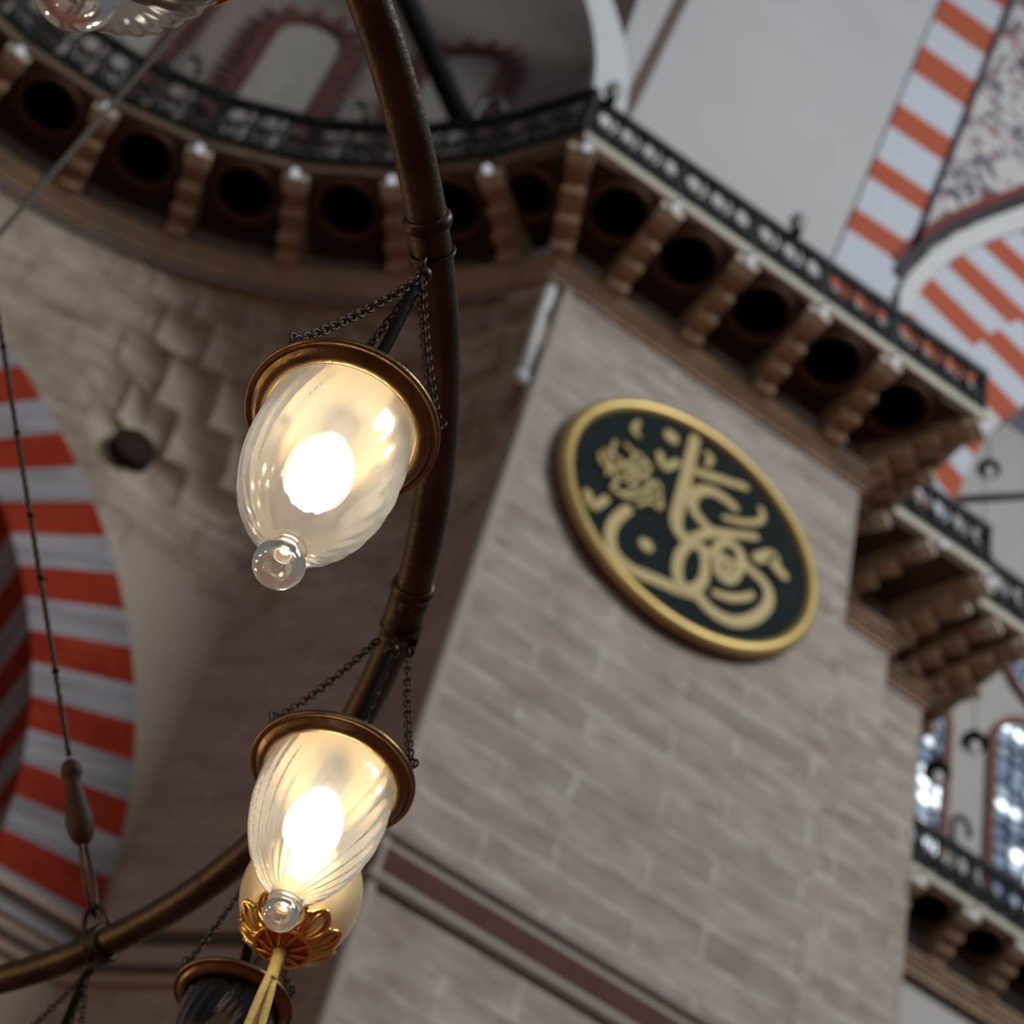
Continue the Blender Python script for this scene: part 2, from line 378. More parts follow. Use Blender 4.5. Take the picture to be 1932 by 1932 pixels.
# impost mouldings on the flank, the diagonal and the arch wall
f = MB()
IMP = [(-0.9, 12.7), (2.38, 12.7), (3.375, 11.7), (3.375, 10.15)]
def off_plan(plan, d):
    out = []
    for i, p in enumerate(plan):
        ns = []
        for a, b in ((i - 1, i), (i, i + 1)):
            if a >= 0 and b < len(plan):
                dx, dy = plan[b][0] - plan[a][0], plan[b][1] - plan[a][1]; L = math.hypot(dx, dy)
                ns.append((dy / L, -dx / L))
        if len(ns) == 1: nx, ny = ns[0]; k = d
        else:
            nx, ny = ns[0][0] + ns[1][0], ns[0][1] + ns[1][1]; L = math.hypot(nx, ny); nx /= L; ny /= L
            k = d / max(0.3, nx * ns[0][0] + ny * ns[0][1])
        out.append((p[0] + nx * k, p[1] + ny * k))
    return out
for z0, z1, d, mi in ((9.50, 9.56, 0.13, 0), (9.43, 9.50, 0.09, 1), (9.22, 9.43, 0.05, 0), (9.16, 9.22, 0.09, 1), (9.08, 9.16, 0.06, 0)):
    o = off_plan(IMP, d)
    f.sweep([[(w[0], w[1], z0), (p[0], p[1], z0), (p[0], p[1], z1), (w[0], w[1], z1)] for w, p in zip(IMP, o)], mi)
struct('trim_2', f, [M['flank'], M['band_dark']])
# arch wall on the left: spandrel with the arch cut out, striped voussoirs, soffit
AC = (-3.375, 9.46); RO, RI = 5.77, 4.91
f = MB()
na = 40
arc = [(AC[0] + RO * math.cos(R(a)), AC[1] + RO * math.sin(R(a))) for a in [90 * i / na for i in range(na + 1)]]
def zb(x):                                      # top of the flat spandrel
    return max(13.2, AC[1] + math.sqrt(max(0, RO * RO - (x - AC[0]) ** 2)))
for (x0, z0), (x1, z1) in zip(arc[:-1], arc[1:]):
    if z0 < 13.2:
        zt = 13.2
        f.face([(x0, 12.7, z0), (2.38, 12.7, z0), (2.38, 12.7, min(z1, zt)), (x1, 12.7, min(z1, zt))],
               [(x0, z0), (2.38, z0), (2.38, z1), (x1, z1)])
f.face([(AC[0] + RI, 12.7, FLOOR), (2.38, 12.7, FLOOR), (2.38, 12.7, AC[1]), (AC[0] + RI, 12.7, AC[1])])
f.face([(AC[0] + RI, 12.7, FLOOR), (AC[0] + RI, 12.7, AC[1]), (AC[0] + RI, 15.5, AC[1]), (AC[0] + RI, 15.5, FLOOR)])
struct('wall_left', f, M['plaster_beige'])
f = MB()
step = 3.62; a0 = 2.2; k = 0
def av(a, r, y): return (AC[0] + r * math.cos(R(a)), y, AC[1] + r * math.sin(R(a)))
a = a0 - step
while a < 88:
    mi = 0 if k % 2 else 1
    L = r_ = 0.9
    A, B = a, a + step
    f.face([av(A, RI, 12.62), av(A, RO, 12.62), av(B, RO, 12.62), av(B, RI, 12.62)], [(0, a * .1), (0.9, a * .1), (0.9, B * .1), (0, B * .1)], mi)
    f.face([av(A, RI, 12.62), av(B, RI, 12.62), av(B, RI, 15.5), av(A, RI, 15.5)], [(0, a * .1), (0, B * .1), (2.9, B * .1), (2.9, a * .1)], mi)
    f.face([av(A, RO, 12.62), av(A, RO, 12.75), av(B, RO, 12.75), av(B, RO, 12.62)], None, mi)
    a += step; k += 1
struct('trim_3', f, [M['red'], M['white']])
f = MB(); f.box((-3.0, 15.6, 8), (14, 0.2, 20)); struct('wall_back', f, M['flank'])
# round vent hole in the spandrel: a sunk dark well with a raised lip
t = thing('round_vent', 'small dark round hole in the beige wall beside the left striped arch', 'vent', (0.974, 12.6, 14.02))
f = MB(); ax = Matrix.Rotation(R(90), 3, 'X')
f.lathe([(0.20, -0.15), (0.20, 0.02), (0.175, 0.05), (0.15, 0.04), (0.14, 0.02)], 32, (0.974, 12.50, 14.02), axis=ax)
f.build('rim', M['vent'], t)
f = MB(); f.lathe([(0.15, 0.03), (0.10, 0.028), (0, 0.028)], 32, (0.974, 12.50, 14.02), axis=ax); f.build('dark_well', M['vent'], t)

# stalactite squinch: carries the square corner up to the curved cornice
f = MB()
NA, NZ, TIERS = 300, 110, 6
AS, AE = 33.0, 118.0
def r_out(a):                                   # distance from E to the square outline under the squinch
    ca, sa = math.cos(R(a)), math.sin(R(a)); best = 99
    if sa > 0: best = min(best, (12.7 - E[1]) / sa)
    if ca > 0: best = min(best, (3.375 - E[0]) / ca)
    best = min(best, (15.075 - E[0] - E[1]) / (ca + sa)) if ca + sa > 0 else best
    return best
vs = []; uv = []
for i in range(NA + 1):
    a = lerp(AS, AE, i / NA); ro = r_out(a)
    xb = E[0] + ro * math.cos(R(a)); z0 = zb(xb) - 0.06 if a > 55 else 13.12
    wa = min(1, max(0, (74 - a) / 10))
    for j in range(NZ + 1):
        s = j / NZ; z = lerp(z0, 16.05, s); q = s * TIERS; tier = min(TIERS - 1, int(q)); fr = q - tier
        w = wa * min(1, max(0, (s - 0.16) / 0.18))
        gs = (tier + lerp(fr, fr ** 3, w)) / TIERS
        per = 4.6; u = ((a - AS) / per + 0.5 * (tier % 2)) % 1.0
        cell = math.sqrt(max(0, 1 - (2 * u - 1) ** 2)) * (1 - fr ** 2.5)
        edge = min(1, 6 * s, 8 * (1 - s) + 0.1)
        r = lerp(ro, RW, gs) + 0.30 * w * cell * edge
        r = min(r, ro + 0.12)
        vs.append(polar(a, r, z)); uv.append((a * 0.1, z))
fs = [(i * (NZ + 1) + j, i * (NZ + 1) + j + 1, (i + 1) * (NZ + 1) + j + 1, (i + 1) * (NZ + 1) + j) for i in range(NA) for j in range(NZ)]
f.raw(vs, fs, uv, smooth=False)
struct('trim_4', f, M['squinch'])
# drum wall of the curved bay above the gallery
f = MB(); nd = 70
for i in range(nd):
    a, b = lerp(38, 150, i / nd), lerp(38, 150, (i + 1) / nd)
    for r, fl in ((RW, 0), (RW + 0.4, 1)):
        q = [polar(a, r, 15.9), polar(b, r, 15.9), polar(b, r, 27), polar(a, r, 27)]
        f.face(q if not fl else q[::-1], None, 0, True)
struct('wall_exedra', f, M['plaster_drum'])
# blind arched windows painted on the drum, each inside a scalloped red border
def drum(arc, z, d=0.0):
    a = math.degrees(arc / RW); return polar(a, RW - d, z)
for k, ac in enumerate((4.97, 6.68, 8.39, 10.1)):
    zs = 20.52; ro, ri = 0.53, 0.37
    def outline(r, n=24, zlow=16.9):
        return [(ac - r, zlow), (ac - r, (zlow + zs) / 2)] + [(ac + r * math.cos(R(180 - 180 * i / n)), zs + r * math.sin(R(180 - 180 * i / n)) * 1.06) for i in range(n + 1)] + [(ac + r, (zlow + zs) / 2), (ac + r, zlow)]
    fp = MB(); o = outline(ri + 0.02)
    ring = [Vector(drum(x, z, 0.02)) for x, z in o]; cen = Vector(drum(ac, 19.0, 0.02))
    for p, q in zip(ring[:-1], ring[1:]): fp.face([cen, p, q])
    wn = struct('window_%d' % (k + 1), fp, M['blind'])
    fb = MB()
    def path(r):                                # even steps along the outline
        P = []; zlow = 16.9; L1 = zs - zlow; L2 = PI * r; n = 42
        for i in range(n + 1):
            d = (2 * L1 + L2) * i / n
            if d < L1: P.append((ac - r, zlow + d, -1, 0))
            elif d < L1 + L2:
                an = PI - (d - L1) / r; P.append((ac + r * math.cos(an), zs + 1.06 * r * math.sin(an), math.cos(an), math.sin(an)))
            else: P.append((ac + r, zs - (d - L1 - L2), 1, 0))
        return P
    P = path(0.5 * (ro + ri))
    hw = 0.5 * (ro - ri)
    fb.sweep([[drum(x - nx * hw, z - nz * hw, 0.03), drum(x - nx * hw, z - nz * hw, 0.07), drum(x + nx * hw, z + nz * hw, 0.07), drum(x + nx * hw, z + nz * hw, 0.03)] for x, z, nx, nz in P])
    for i in range(0, len(P) - 1):              # petals along the outer edge
        x = 0.5 * (P[i][0] + P[i + 1][0]); z = 0.5 * (P[i][1] + P[i + 1][1]); nx = P[i][2]; nz = P[i][3]
        tx, tz = -nz, nx
        pet = [(x + nx * hw * .6 + tx * .075, z + nz * hw * .6 + tz * .075), (x + nx * (hw + .12) + tx * .05, z + nz * (hw + .12) + tz * .05), (x + nx * (hw + .23), z + nz * (hw + .23)),
               (x + nx * (hw + .12) - tx * .05, z + nz * (hw + .12) - tz * .05), (x + nx * hw * .6 - tx * .075, z + nz * hw * .6 - tz * .075)]
        f3 = [drum(px, pz, 0.06) for px, pz in pet]; fb.face(f3)
    fb.build('scalloped_border', M['scallop'], wn)
# white face of the curved bay's arch, springing from the pier
f = MB(); ac = (-1.3, 19.03)
prof = []
for i in range(41):
    an = R(lerp(-24, 84, i / 40)); c_, s_ = math.cos(an), math.sin(an)
    if an < 0: c_, s_ = 1.0, math.tan(an)
    prof.append([(ac[0] + r * c_, y, ac[1] + r * s_) for r, y in ((4.27, 9.97), (4.67, 9.97), (4.67, 10.04), (4.27, 10.04))])
f.sweep(prof); struct('trim_5', f, M['plaster_white'])
# upper wall over the pier, with a brown strip painted for the shadow gap at its edge, and the big striped arch standing on it
f = MB(); f.prism([(x, 10.95, z) for x, z in ((2.9, 16.96), (6.9, 16.96), (7.3, 22.0), (8.7, 33.0), (2.9, 33.0))], (0, 0.3, 0)); struct('wall_upper', f, M['plaster_grey'])
def ribbon_xz(mb, pts, w, y0, y1, mi=0):
    """band of width w following (x, z) points on a wall facing -Y; y0 is its front"""
    n = len(pts); rails = []
    for i, p in enumerate(pts):
        a = pts[max(i - 1, 0)]; b = pts[min(i + 1, n - 1)]; dx, dz = b[0] - a[0], b[1] - a[1]; L = math.hypot(dx, dz) or 1
        nx, nz = -dz / L, dx / L; ww = w[i] if isinstance(w, list) else w
        rails.append([(p[0] + nx * ww / 2, y1, p[1] + nz * ww / 2), (p[0] + nx * ww / 2, y0, p[1] + nz * ww / 2), (p[0] - nx * ww / 2, y0, p[1] - nz * ww / 2), (p[0] - nx * ww / 2, y1, p[1] - nz * ww / 2)])
    mb.sweep(rails, mi)
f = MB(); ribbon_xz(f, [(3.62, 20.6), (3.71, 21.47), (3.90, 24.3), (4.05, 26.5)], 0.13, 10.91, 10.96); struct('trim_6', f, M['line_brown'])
YA = 10.9
# striped pier-band: courses of orange and pale stone with a slanting edge
def left_x(z): return 6.10 + (z - 17.5) * 0.123 if z < 21.96 else lerp(6.653, 7.405, (z - 21.963) / 5.785)
def right_x(z): return lerp(7.502, 8.868, (z - 22.058) / 9.169)
f = MB(); edges = [32.6, 31.6, 30.7, 29.7, 28.75, 27.748, 26.818, 25.698, 24.97, 23.978, 23.407, 22.517, 21.963, 21.05, 20.45, 19.6, 19.0, 18.2]
for i in range(len(edges) - 1):
    z1, z0 = edges[i], edges[i + 1]; mi = 0 if i % 2 else 1
    q = [(left_x(z0), YA, z0), (right_x(z0), YA, z0 + 0.07), (right_x(z1), YA, z1 + 0.07), (left_x(z1), YA, z1)]
    f.prism([(p[0], YA, p[2]) for p in q], (0, 0.2, 0), mi)
    f.f and None
struct('trim_7', f, [M['orange'], M['paleblue']])
Oa = smooth_path([(7.407, 21.20), (7.496, 21.70), (7.871, 22.762), (8.395, 23.846), (9.235, 25.326), (9.842, 26.258), (10.6, 27.3)], 6)
Ob = smooth_path([(7.43, 20.35), (7.638, 21.446), (8.02, 22.54), (8.55, 23.60), (9.25, 24.76), (9.842, 25.62), (10.6, 26.6)], 6)
Oi = smooth_path([(8.30, 17.3), (8.42, 18.3), (8.62, 19.25), (8.90, 20.10), (9.308, 20.923), (9.842, 21.822), (10.6, 22.8)], 6)
f = MB()
for i in range(len(Oa) - 1):                    # white moulded band
    f.sweep([[(Oa[k][0], YA, Oa[k][1]), (Oa[k][0], YA - 0.10, Oa[k][1]), (Ob[k][0], YA - 0.10, Ob[k][1]), (Ob[k][0], YA, Ob[k][1])] for k in (i, i + 1)], ends=False)
struct('trim_8', f, M['arch_white'])
f = MB()                                        # stripes in two staggered rings
def x_at(path, z):
    for p, q in zip(path[:-1], path[1:]):
        if p[1] <= z <= q[1]: return lerp(p[0], q[0], (z - p[1]) / (q[1] - p[1]))
    return path[0][0] if z < path[0][1] else path[-1][0]
Oc = [(7.15, 16.5), (7.25, 18.6)] + Ob
Oj = [(8.0, 15.5)] + Oi + smooth_path([(10.6, 22.8), (11.5, 23.8), (12.6, 24.7), (14.0, 25.6)], 4)[1:]
for ringi, (s0, s1) in enumerate(((0.0, 0.5), (0.5, 1.0))):
    for k in range(18):
        z0 = 17.65 + 0.5 * k + 0.25 * ringi; q = []
        for z, s in ((z0, s0), (z0, s1), (z0 + .5, s1), (z0 + .5, s0)):
            p = lerp2((x_at(Oc, z), z), (x_at(Oj, z - .62), z - .62), s); q.append((min(10.5, p[0]), YA - 0.02, p[1]))
        if max(p[0] for p in q) - min(p[0] for p in q) > .05: f.prism(q, (0, 0.4, 0), k % 2)
struct('trim_9', f, [M['orange'], M['paleblue']])
f = MB()                                        # painted floral field between the band and the arch
fl = [(right_x(z) - 0.06, z + 0.07) for z in (22.0, 24, 26, 28, 30, 31.5)] + [(11.0, 31.5), (11.0, 27.6)] + [p for p in reversed(Oa[3:])]
f.face([(x, YA + 0.05, z) for x, z in fl], [(x, z) for x, z in fl]); f.prism([(x, YA + 0.06, z) for x, z in fl], (0, 0.2, 0))
struct('wall_tympanum', f, M['floral'])
f = MB(); ribbon_xz(f, [(right_x(z) + 0.02, z + 0.07) for z in (22.1, 24, 26, 28, 30, 31.4)], 0.09, YA - 0.03, YA + 0.02)
ribbon_xz(f, [(p[0] - 0.075, p[1] + 0.13) for p in Oa[5:]], 0.13, YA - 0.04, YA + 0.02)
ribbon_xz(f, [(p[0] - 0.15, p[1] + 0.27) for p in Oa[6:]], 0.11, YA - 0.03, YA + 0.02, 1)
struct('trim_10', f, [M['navy'], M['maroon']])
# far wall on the right with its daylight windows
f = MB(); f.box((15, 15.0, 13.0), (10.3, 0.4, 29.2)); struct('wall_right', f, M['plaster_far'])
def arched(n, cx, zs, r, zlow, frame=0.10, rise=1.0):
    out = [(cx - r, zlow)] + [(cx + r * math.cos(R(180 - 180 * i / 24)), zs + rise * r * math.sin(R(180 - 180 * i / 24))) for i in range(25)] + [(cx + r, zlow)]
    fp = MB(); fp.face([(x, 14.78, z) for x, z in reversed(out)], [(x, z) for x, z in reversed(out)])
    wn = struct('window_%d' % n, fp, M['pane'])
    fr = MB(); ribbon_xz(fr, out, frame, 14.70, 14.80); fr.build('frame', M['window_red'], wn)
arched(5, 13.05, 20.45, 0.85, 17.0)
arched(6, 10.66, 20.2, 0.85, 17.0)
out = [(13.25 + 1.0 * math.cos(R(15 * i)), 22.55 + 1.0 * math.sin(R(15 * i))) for i in range(25)]
fp = MB(); fp.face([(x, 14.78, z) for x, z in out[:-1]], [(x, z) for x, z in out[:-1]]); wn = struct('window_7', fp, M['pane'])
fr = MB(); ribbon_xz(fr, out, 0.10, 14.70, 14.80); fr.build('frame', M['window_red'], wn)
# ------------------------------------------------------------------ cornice and galleries
# wall line W and gallery edge B, matched point by point
CA = [26.3 + 11.45 * k for k in range(9)]       # corbel angles round the curved bay
def wall_ang(a, o):                             # straight-wall mitre: stop at the pier face
    lim = math.degrees(math.asin((3.0 - o) / (RW - o))); return max(a, lim)
BO = 0.90                                       # projection of the curved gallery
curve_angles = [lerp(118, 26.3, i / 64) for i in range(65)]
# cornice profile (projection, height)
CP = [(0.0, 15.99), (0.035, 15.99), (0.035, 16.025), (0.075, 16.045), (0.06, 16.06), (0.06, 16.085), (0.12, 16.115), (0.12, 16.14), (0.105, 16.15), (0.15, 16.175), (0.15, 16.20), (0.0, 16.20)]
f = MB(); rails = []
for a in curve_angles:
    ring = []
    for o, z in CP:
        aa = wall_ang(a, o); ring.append(polar(aa, RW - o, z))
    rails.append(ring)
f.sweep(rails); struct('trim_11', f, M['cornice'])
PW = [(3.19, 10), (6.65, 10), (6.65, 11.32), (8.07, 11.32), (8.07, 11.65), (8.76, 11.65), (8.76, 14.7), (20, 14.7)]
PB = [(2.75, 9.0), (7.26, 9.0), (7.26, 10.35), (8.48, 10.35), (8.48, 10.66), (9.30, 10.66), (9.30, 13.95), (20, 13.95)]
f = MB(); rails = []
MITRE = off_plan(PW, 1.0)
for i, w in enumerate(PW):
    b = MITRE[i]; ring = []
    for o, z in CP: ring.append((w[0] + (b[0] - w[0]) * o if i else w[0] - 0.35 * o, w[1] + (b[1] - w[1]) * o, z))
    rails.append(ring)
f.sweep(rails); struct('trim_12', f, M['cornice'])

ZS, ZF0, ZF1 = 16.64, 16.585, 16.67              # soffit, fascia bottom, fascia top
RT = 17.43                                      # top of the railing
def corbel(parent, w, b, width=0.20, tip=True):
    """stepped stone bracket growing from the wall point w to the gallery edge b"""
    d = Vector((b[0] - w[0], b[1] - w[1], 0)); L = d.length; d.normalize(); s = Vector((-d.y, d.x, 0))
    f = MB(); nst = 4; prof = [(0.0, 16.17)]
    xs = [0.22, 0.42, 0.64, 0.84, 0.97]; zs_ = [16.17, 16.265, 16.36, 16.455, 16.545]
    for k in range(5):
        x0 = 0 if k == 0 else xs[k - 1]
        prof += [(x0 + 0.005, zs_[k] + (0.035 if k else 0)), (xs[k] - 0.06, zs_[k] + 0.012), (xs[k] - 0.025, zs_[k] - 0.012), (xs[k], zs_[k])]
    prof += [(0.97, ZS), (0.0, ZS)]
    pts = [Vector((w[0], w[1], 0)) + d * (x * L) + Vector((0, 0, z)) for x, z in prof]
    n = len(pts); A = [p - s * width / 2 for p in pts]; Bq = [p + s * width / 2 for p in pts]
    f.face(A); f.face(Bq[::-1])
    for i in range(n): f.face([A[i], Bq[i], Bq[(i + 1) % n], A[(i + 1) % n]])
    o = f.build('corbel', M['corbel'], parent)
    if tip:
        t = MB(); c = Vector((w[0], w[1], 0)) + d * (L * 0.90); t.box((c.x, c.y, 16.525), (0.15, width * 1.12, 0.10), rz=math.atan2(d.y, d.x))
        t.build('corbel_tip', M['corbel_tip'], o)
    return o
def coffer(parent, q, r=0.26):
    """dark ceiling panel between corbels: q = four plan corners, with a round sunk bowl"""
    c = Vector((sum(p[0] for p in q) / 4, sum(p[1] for p in q) / 4, 0)); z = 16.56
    f = MB(); n = 32; e1 = Vector((q[1][0] - q[0][0], q[1][1] - q[0][1], 0)).normalized(); e2 = Vector((-e1.y, e1.x, 0))
    per = []; inn = []
    for k in range(n):                          # square outline sampled toward the circle
        an = 2 * PI * k / n; dx, dy = math.cos(an), math.sin(an); m = max(abs(dx), abs(dy)); u, v = dx / m, dy / m
        p = lerp2(lerp2(q[0], q[1], (u + 1) / 2), lerp2(q[3], q[2], (u + 1) / 2), (v + 1) / 2)
        per.append(Vector((p[0], p[1], z)))
        inn.append(c + e1 * dx * r + e2 * dy * r + Vector((0, 0, z)))
    for k in range(n):
        k2 = (k + 1) % n
        f.face([per[k], per[k2], inn[k2], inn[k]])
        f.face([inn[k], inn[k2], inn[k2] + Vector((0, 0, .11)), inn[k] + Vector((0, 0, .11))])
        f.face([inn[k] + Vector((0, 0, .11)), inn[k2] + Vector((0, 0, .11)), c + Vector((0, 0, z + .16))])
        f.face([per[k2], per[k], per[k] + Vector((0, 0, ZS - z)), per[k2] + Vector((0, 0, ZS - z))])
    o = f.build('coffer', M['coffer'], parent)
    t = MB()
    t.tube([c + e1 * math.cos(2 * PI * k / 28) * (r + .045) + e2 * math.sin(2 * PI * k / 28) * (r + .045) + Vector((0, 0, z - .01)) for k in range(28)], 0.035, 6, closed=True)
    t.build('coffer_ring', M['coffer_rim'], o)
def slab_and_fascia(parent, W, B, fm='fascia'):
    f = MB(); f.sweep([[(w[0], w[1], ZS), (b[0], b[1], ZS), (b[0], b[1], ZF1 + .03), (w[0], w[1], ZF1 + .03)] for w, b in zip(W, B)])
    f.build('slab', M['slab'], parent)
    f = MB(); rails = []
    for w, b in zip(W, B):
        d = Vector((b[0] - w[0], b[1] - w[1], 0)).normalized(); p = Vector((b[0], b[1], 0)); z = Vector((0, 0, 1))
        rails.append([p - d * .10 + z * (ZF0 + .03), p + d * .02 + z * ZF0, p + d * .04 + z * (ZF0 + .06), p + d * .04 + z * ZF1, p - d * .10 + z * ZF1])
    f.sweep(rails); f.build('fascia', M[fm], parent)
def panel(parent, p, q, seed, kh=.36):
    """pierced wrought-iron panel between plan points p and q: tall loops over scrolled rings"""
    rnd = random.Random(seed); P = Vector((p[0], p[1], 0)); D = Vector((q[0] - p[0], q[1] - p[1], 0)); L = D.length
    if L < 0.12: return
    D.normalize(); f = MB(); z0, z1 = ZF1 + .04, RT - .07; H = z1 - z0
    def pt(u, v): return P + D * u + Vector((0, 0, z0 + v))
    n = max(1, round(L / 0.26)); w = L / n; r = 0.018
    for k in range(n):
        u = (k + .5) * w
        f.tube([pt(u + w * .34 * math.cos(2 * PI * j / 12), H * .72 + H * .22 * math.sin(2 * PI * j / 12)) for j in range(12)], r, 5, closed=True)
        f.tube([pt(u + w * .30 * math.cos(2 * PI * j / 10), H * .28 + H * .18 * math.sin(2 * PI * j / 10)) for j in range(10)], r * 1.2, 5, closed=True)
        f.tube([pt(k * w, 0), pt(k * w + w * .14, H * .25), pt(k * w - w * .02, H * .50), pt(k * w + w * .14, H * .75), pt(k * w, H)], r * 1.2, 5)
        f.tube([pt(u, 0), pt(u + w * .08, H * .14), pt(u - w * .06, H * .30), pt(u, H * .50)], r * 1.1, 5)
        f.tube([pt(k * w, H * .50), pt(u, H * .48), pt((k + 1) * w, H * .50)], r * .9, 5)
        f.tube([pt(k * w, H * .96), pt((k + 1) * w, H * .96)], r, 5)
    f.build('pierced_panel', M['rail'], parent)
    nrm = Vector((D.y, -D.x, 0)); g = MB(); m = n * 8; rails = []
    for i in range(m + 1):                      # pale stone kerb with a wavy crest behind the ironwork
        u = L * i / m; h = kh + kh * .45 * abs(math.sin(PI * i / 8)) + rnd.uniform(0, .012)
        b0 = pt(u, -.03) - nrm * .035; rails.append([b0, b0 + Vector((0, 0, h)), b0 + Vector((0, 0, h)) - nrm * .03, b0 - nrm * .03])
    g.sweep(rails); g.build('pale_kerb', M['rail_pale'], parent)
def railing(parent, stations, posts):
    top = MB(); top.sweep([[(s[0] + n[0] * o, s[1] + n[1] * o, z) for o, z in ((-.045, RT - .08), (.045, RT - .08), (.055, RT - .02), (.0, RT + .01), (-.055, RT - .02))] for s, n in stations])
    top.build('top_rail', M['rail'], parent)
    bot = MB(); bot.sweep([[(s[0] + n[0] * o, s[1] + n[1] * o, z) for o, z in ((-.03, ZF1), (.03, ZF1), (.03, ZF1 + .05), (-.03, ZF1 + .05))] for s, n in stations])
    bot.build('bottom_rail', M['rail'], parent)
    for i, (s, n) in enumerate(posts):
        f = MB(); f.box((s[0], s[1], (ZF1 + RT) / 2), (.055, .055, RT - ZF1), rz=math.atan2(n[1], n[0])); f.build('post', M['rail'], parent)
def unit(d):
    L = math.hypot(*d) or 1; return (d[0] / L, d[1] / L)
beads = []
# --- curved gallery (polygonal edge, one facet per bay)
t = thing('curved_balcony', 'curved stone balcony on stepped corbels round the shadowed bay, left of the pier', 'balcony', polar(72, RW, 16.3))
W = []; B = []; tips = [polar(a, RW - BO, 0)[:2] for a in CA]; tips[0] = (2.75, 9.0)
for k in range(8, -1, -1):
    W.append(polar(wall_ang(CA[k], 0), RW + .02, 0)[:2]); B.append(tips[k])
    if k:
        W.append(polar(wall_ang((CA[k] + CA[k - 1]) / 2, 0), RW + .02, 0)[:2]); B.append(lerp2(tips[k], tips[k - 1], .5))
slab_and_fascia(t, W, B, 'fascia_brown')  # darker copy of the fascia colour, with the bay's shade painted in
for k in range(1, 9):
    w = polar(wall_ang(CA[k], .05), RW - .02, 0)[:2]; corbel(t, w, tips[k])
    c_ = lerp2(w, tips[k], .97); beads.append(('c', c_))
for k in range(8):
    a1, a2 = CA[k + 1] - 1.6, CA[k] + (1.6 if k else 6.5)
    coffer(t, [polar(a1, RW - .30, 0)[:2], polar(a2, RW - .30, 0)[:2], polar(a2, RW - .84, 0)[:2], polar(a1, RW - .84, 0)[:2]], 0.25 if k else 0.2)
cur = t
r_ = thing('curved_railing', 'dark pierced iron railing along the curved balcony edge, left of the pier', 'railing', polar(72, RW - BO, ZF1))
st = [(lerp2(p, E, .012), unit((E[0] - p[0], E[1] - p[1]))) for p in tips[::-1]]
railing(r_, st, st)
for k in range(8): panel(r_, st[k][0], st[k + 1][0], k, .15)
# --- gallery on the pier with its stepped corner
t = thing('straight_balcony', 'stone balcony on stepped corbels across the pier front above the round medallion', 'balcony', (5, 9.6, 16.3))
W = PW[:7]; B = PB[:7]
slab_and_fascia(t, W, B)
corbel(t, (3.22, 9.98), (2.75, 9.0)); beads.append(('s', (2.80, 9.05)))
xs = [3.74, 4.56, 5.37, 6.18]
for x in xs: corbel(t, (x, 9.98), (x, 9.0)); beads.append(('s', (x, 9.03)))
for i in range(1, 6): corbel(t, PW[i], PB[i])
for w, b in (((6.65, 10.66), (7.26, 9.68)), ((7.36, 11.32), (7.80, 10.35)), ((8.42, 11.65), (8.90, 10.66)), ((8.76, 12.3), (9.30, 11.4)), ((8.76, 13.0), (9.30, 12.1)), ((8.76, 13.7), (9.30, 12.8)), ((8.76, 14.4), (9.30, 13.5))): corbel(t, w, b, 0.15)
beads += [('s', (7.22, 9.05)), ('s', (7.84, 10.32)), ('s', (8.46, 10.36)), ('s', (9.28, 10.68))]
bx = [3.05] + xs + [6.9]
for k in range(5):
    a, b = bx[k] + .14, bx[k + 1] - .14
    coffer(t, [(a, 9.70), (b, 9.70), (b, 9.06), (a, 9.06)], 0.25)
r_ = thing('straight_railing', 'dark pierced iron railing on the straight balcony above the medallion', 'railing', (5, 9.05, ZF1))
st = []
for i, p in enumerate(PB[:7]):
    n = unit((p[0] - PW[i][0], p[1] - PW[i][1])); st.append(((p[0] - n[0] * .05, p[1] - n[1] * .05), n))
posts = st + [((x, 9.05), (0, -1)) for x in xs]
railing(r_, st, posts)
brk = [st[0][0]] + [(x, 9.05) for x in xs] + [s[0] for s in st[1:]]
for k in range(len(brk) - 1): panel(r_, brk[k], brk[k + 1], 20 + k)
# --- gallery along the far right wall
t = thing('far_balcony', 'stone balcony on corbels under the bright windows at the lower right', 'balcony', (12, 14.3, 16.3))
W = [(9.36, 14.72), (20, 14.72)]; B = [(9.36, 13.95), (20, 13.95)]
slab_and_fascia(t, W, B)
xs = [9.88 + .74 * k for k in range(7)]
for x in xs: corbel(t, (x, 14.68), (x, 13.95)); beads.append(('f', (x, 13.98)))
for k in range(6): coffer(t, [(xs[k] + .14, 14.5), (xs[k + 1] - .14, 14.5), (xs[k + 1] - .14, 14.02), (xs[k] + .14, 14.02)], 0.22)
r_ = thing('far_railing', 'dark pierced iron railing below the bright windows at the lower right', 'railing', (12, 14.0, ZF1))
st = [((9.40, 14.0), (0, -1)), ((15, 14.0), (0, -1))]
railing(r_, st, [((x, 14.0), (0, -1)) for x in xs])
for k in range(6): panel(r_, (xs[k], 14.0), (xs[k + 1], 14.0), 40 + k)
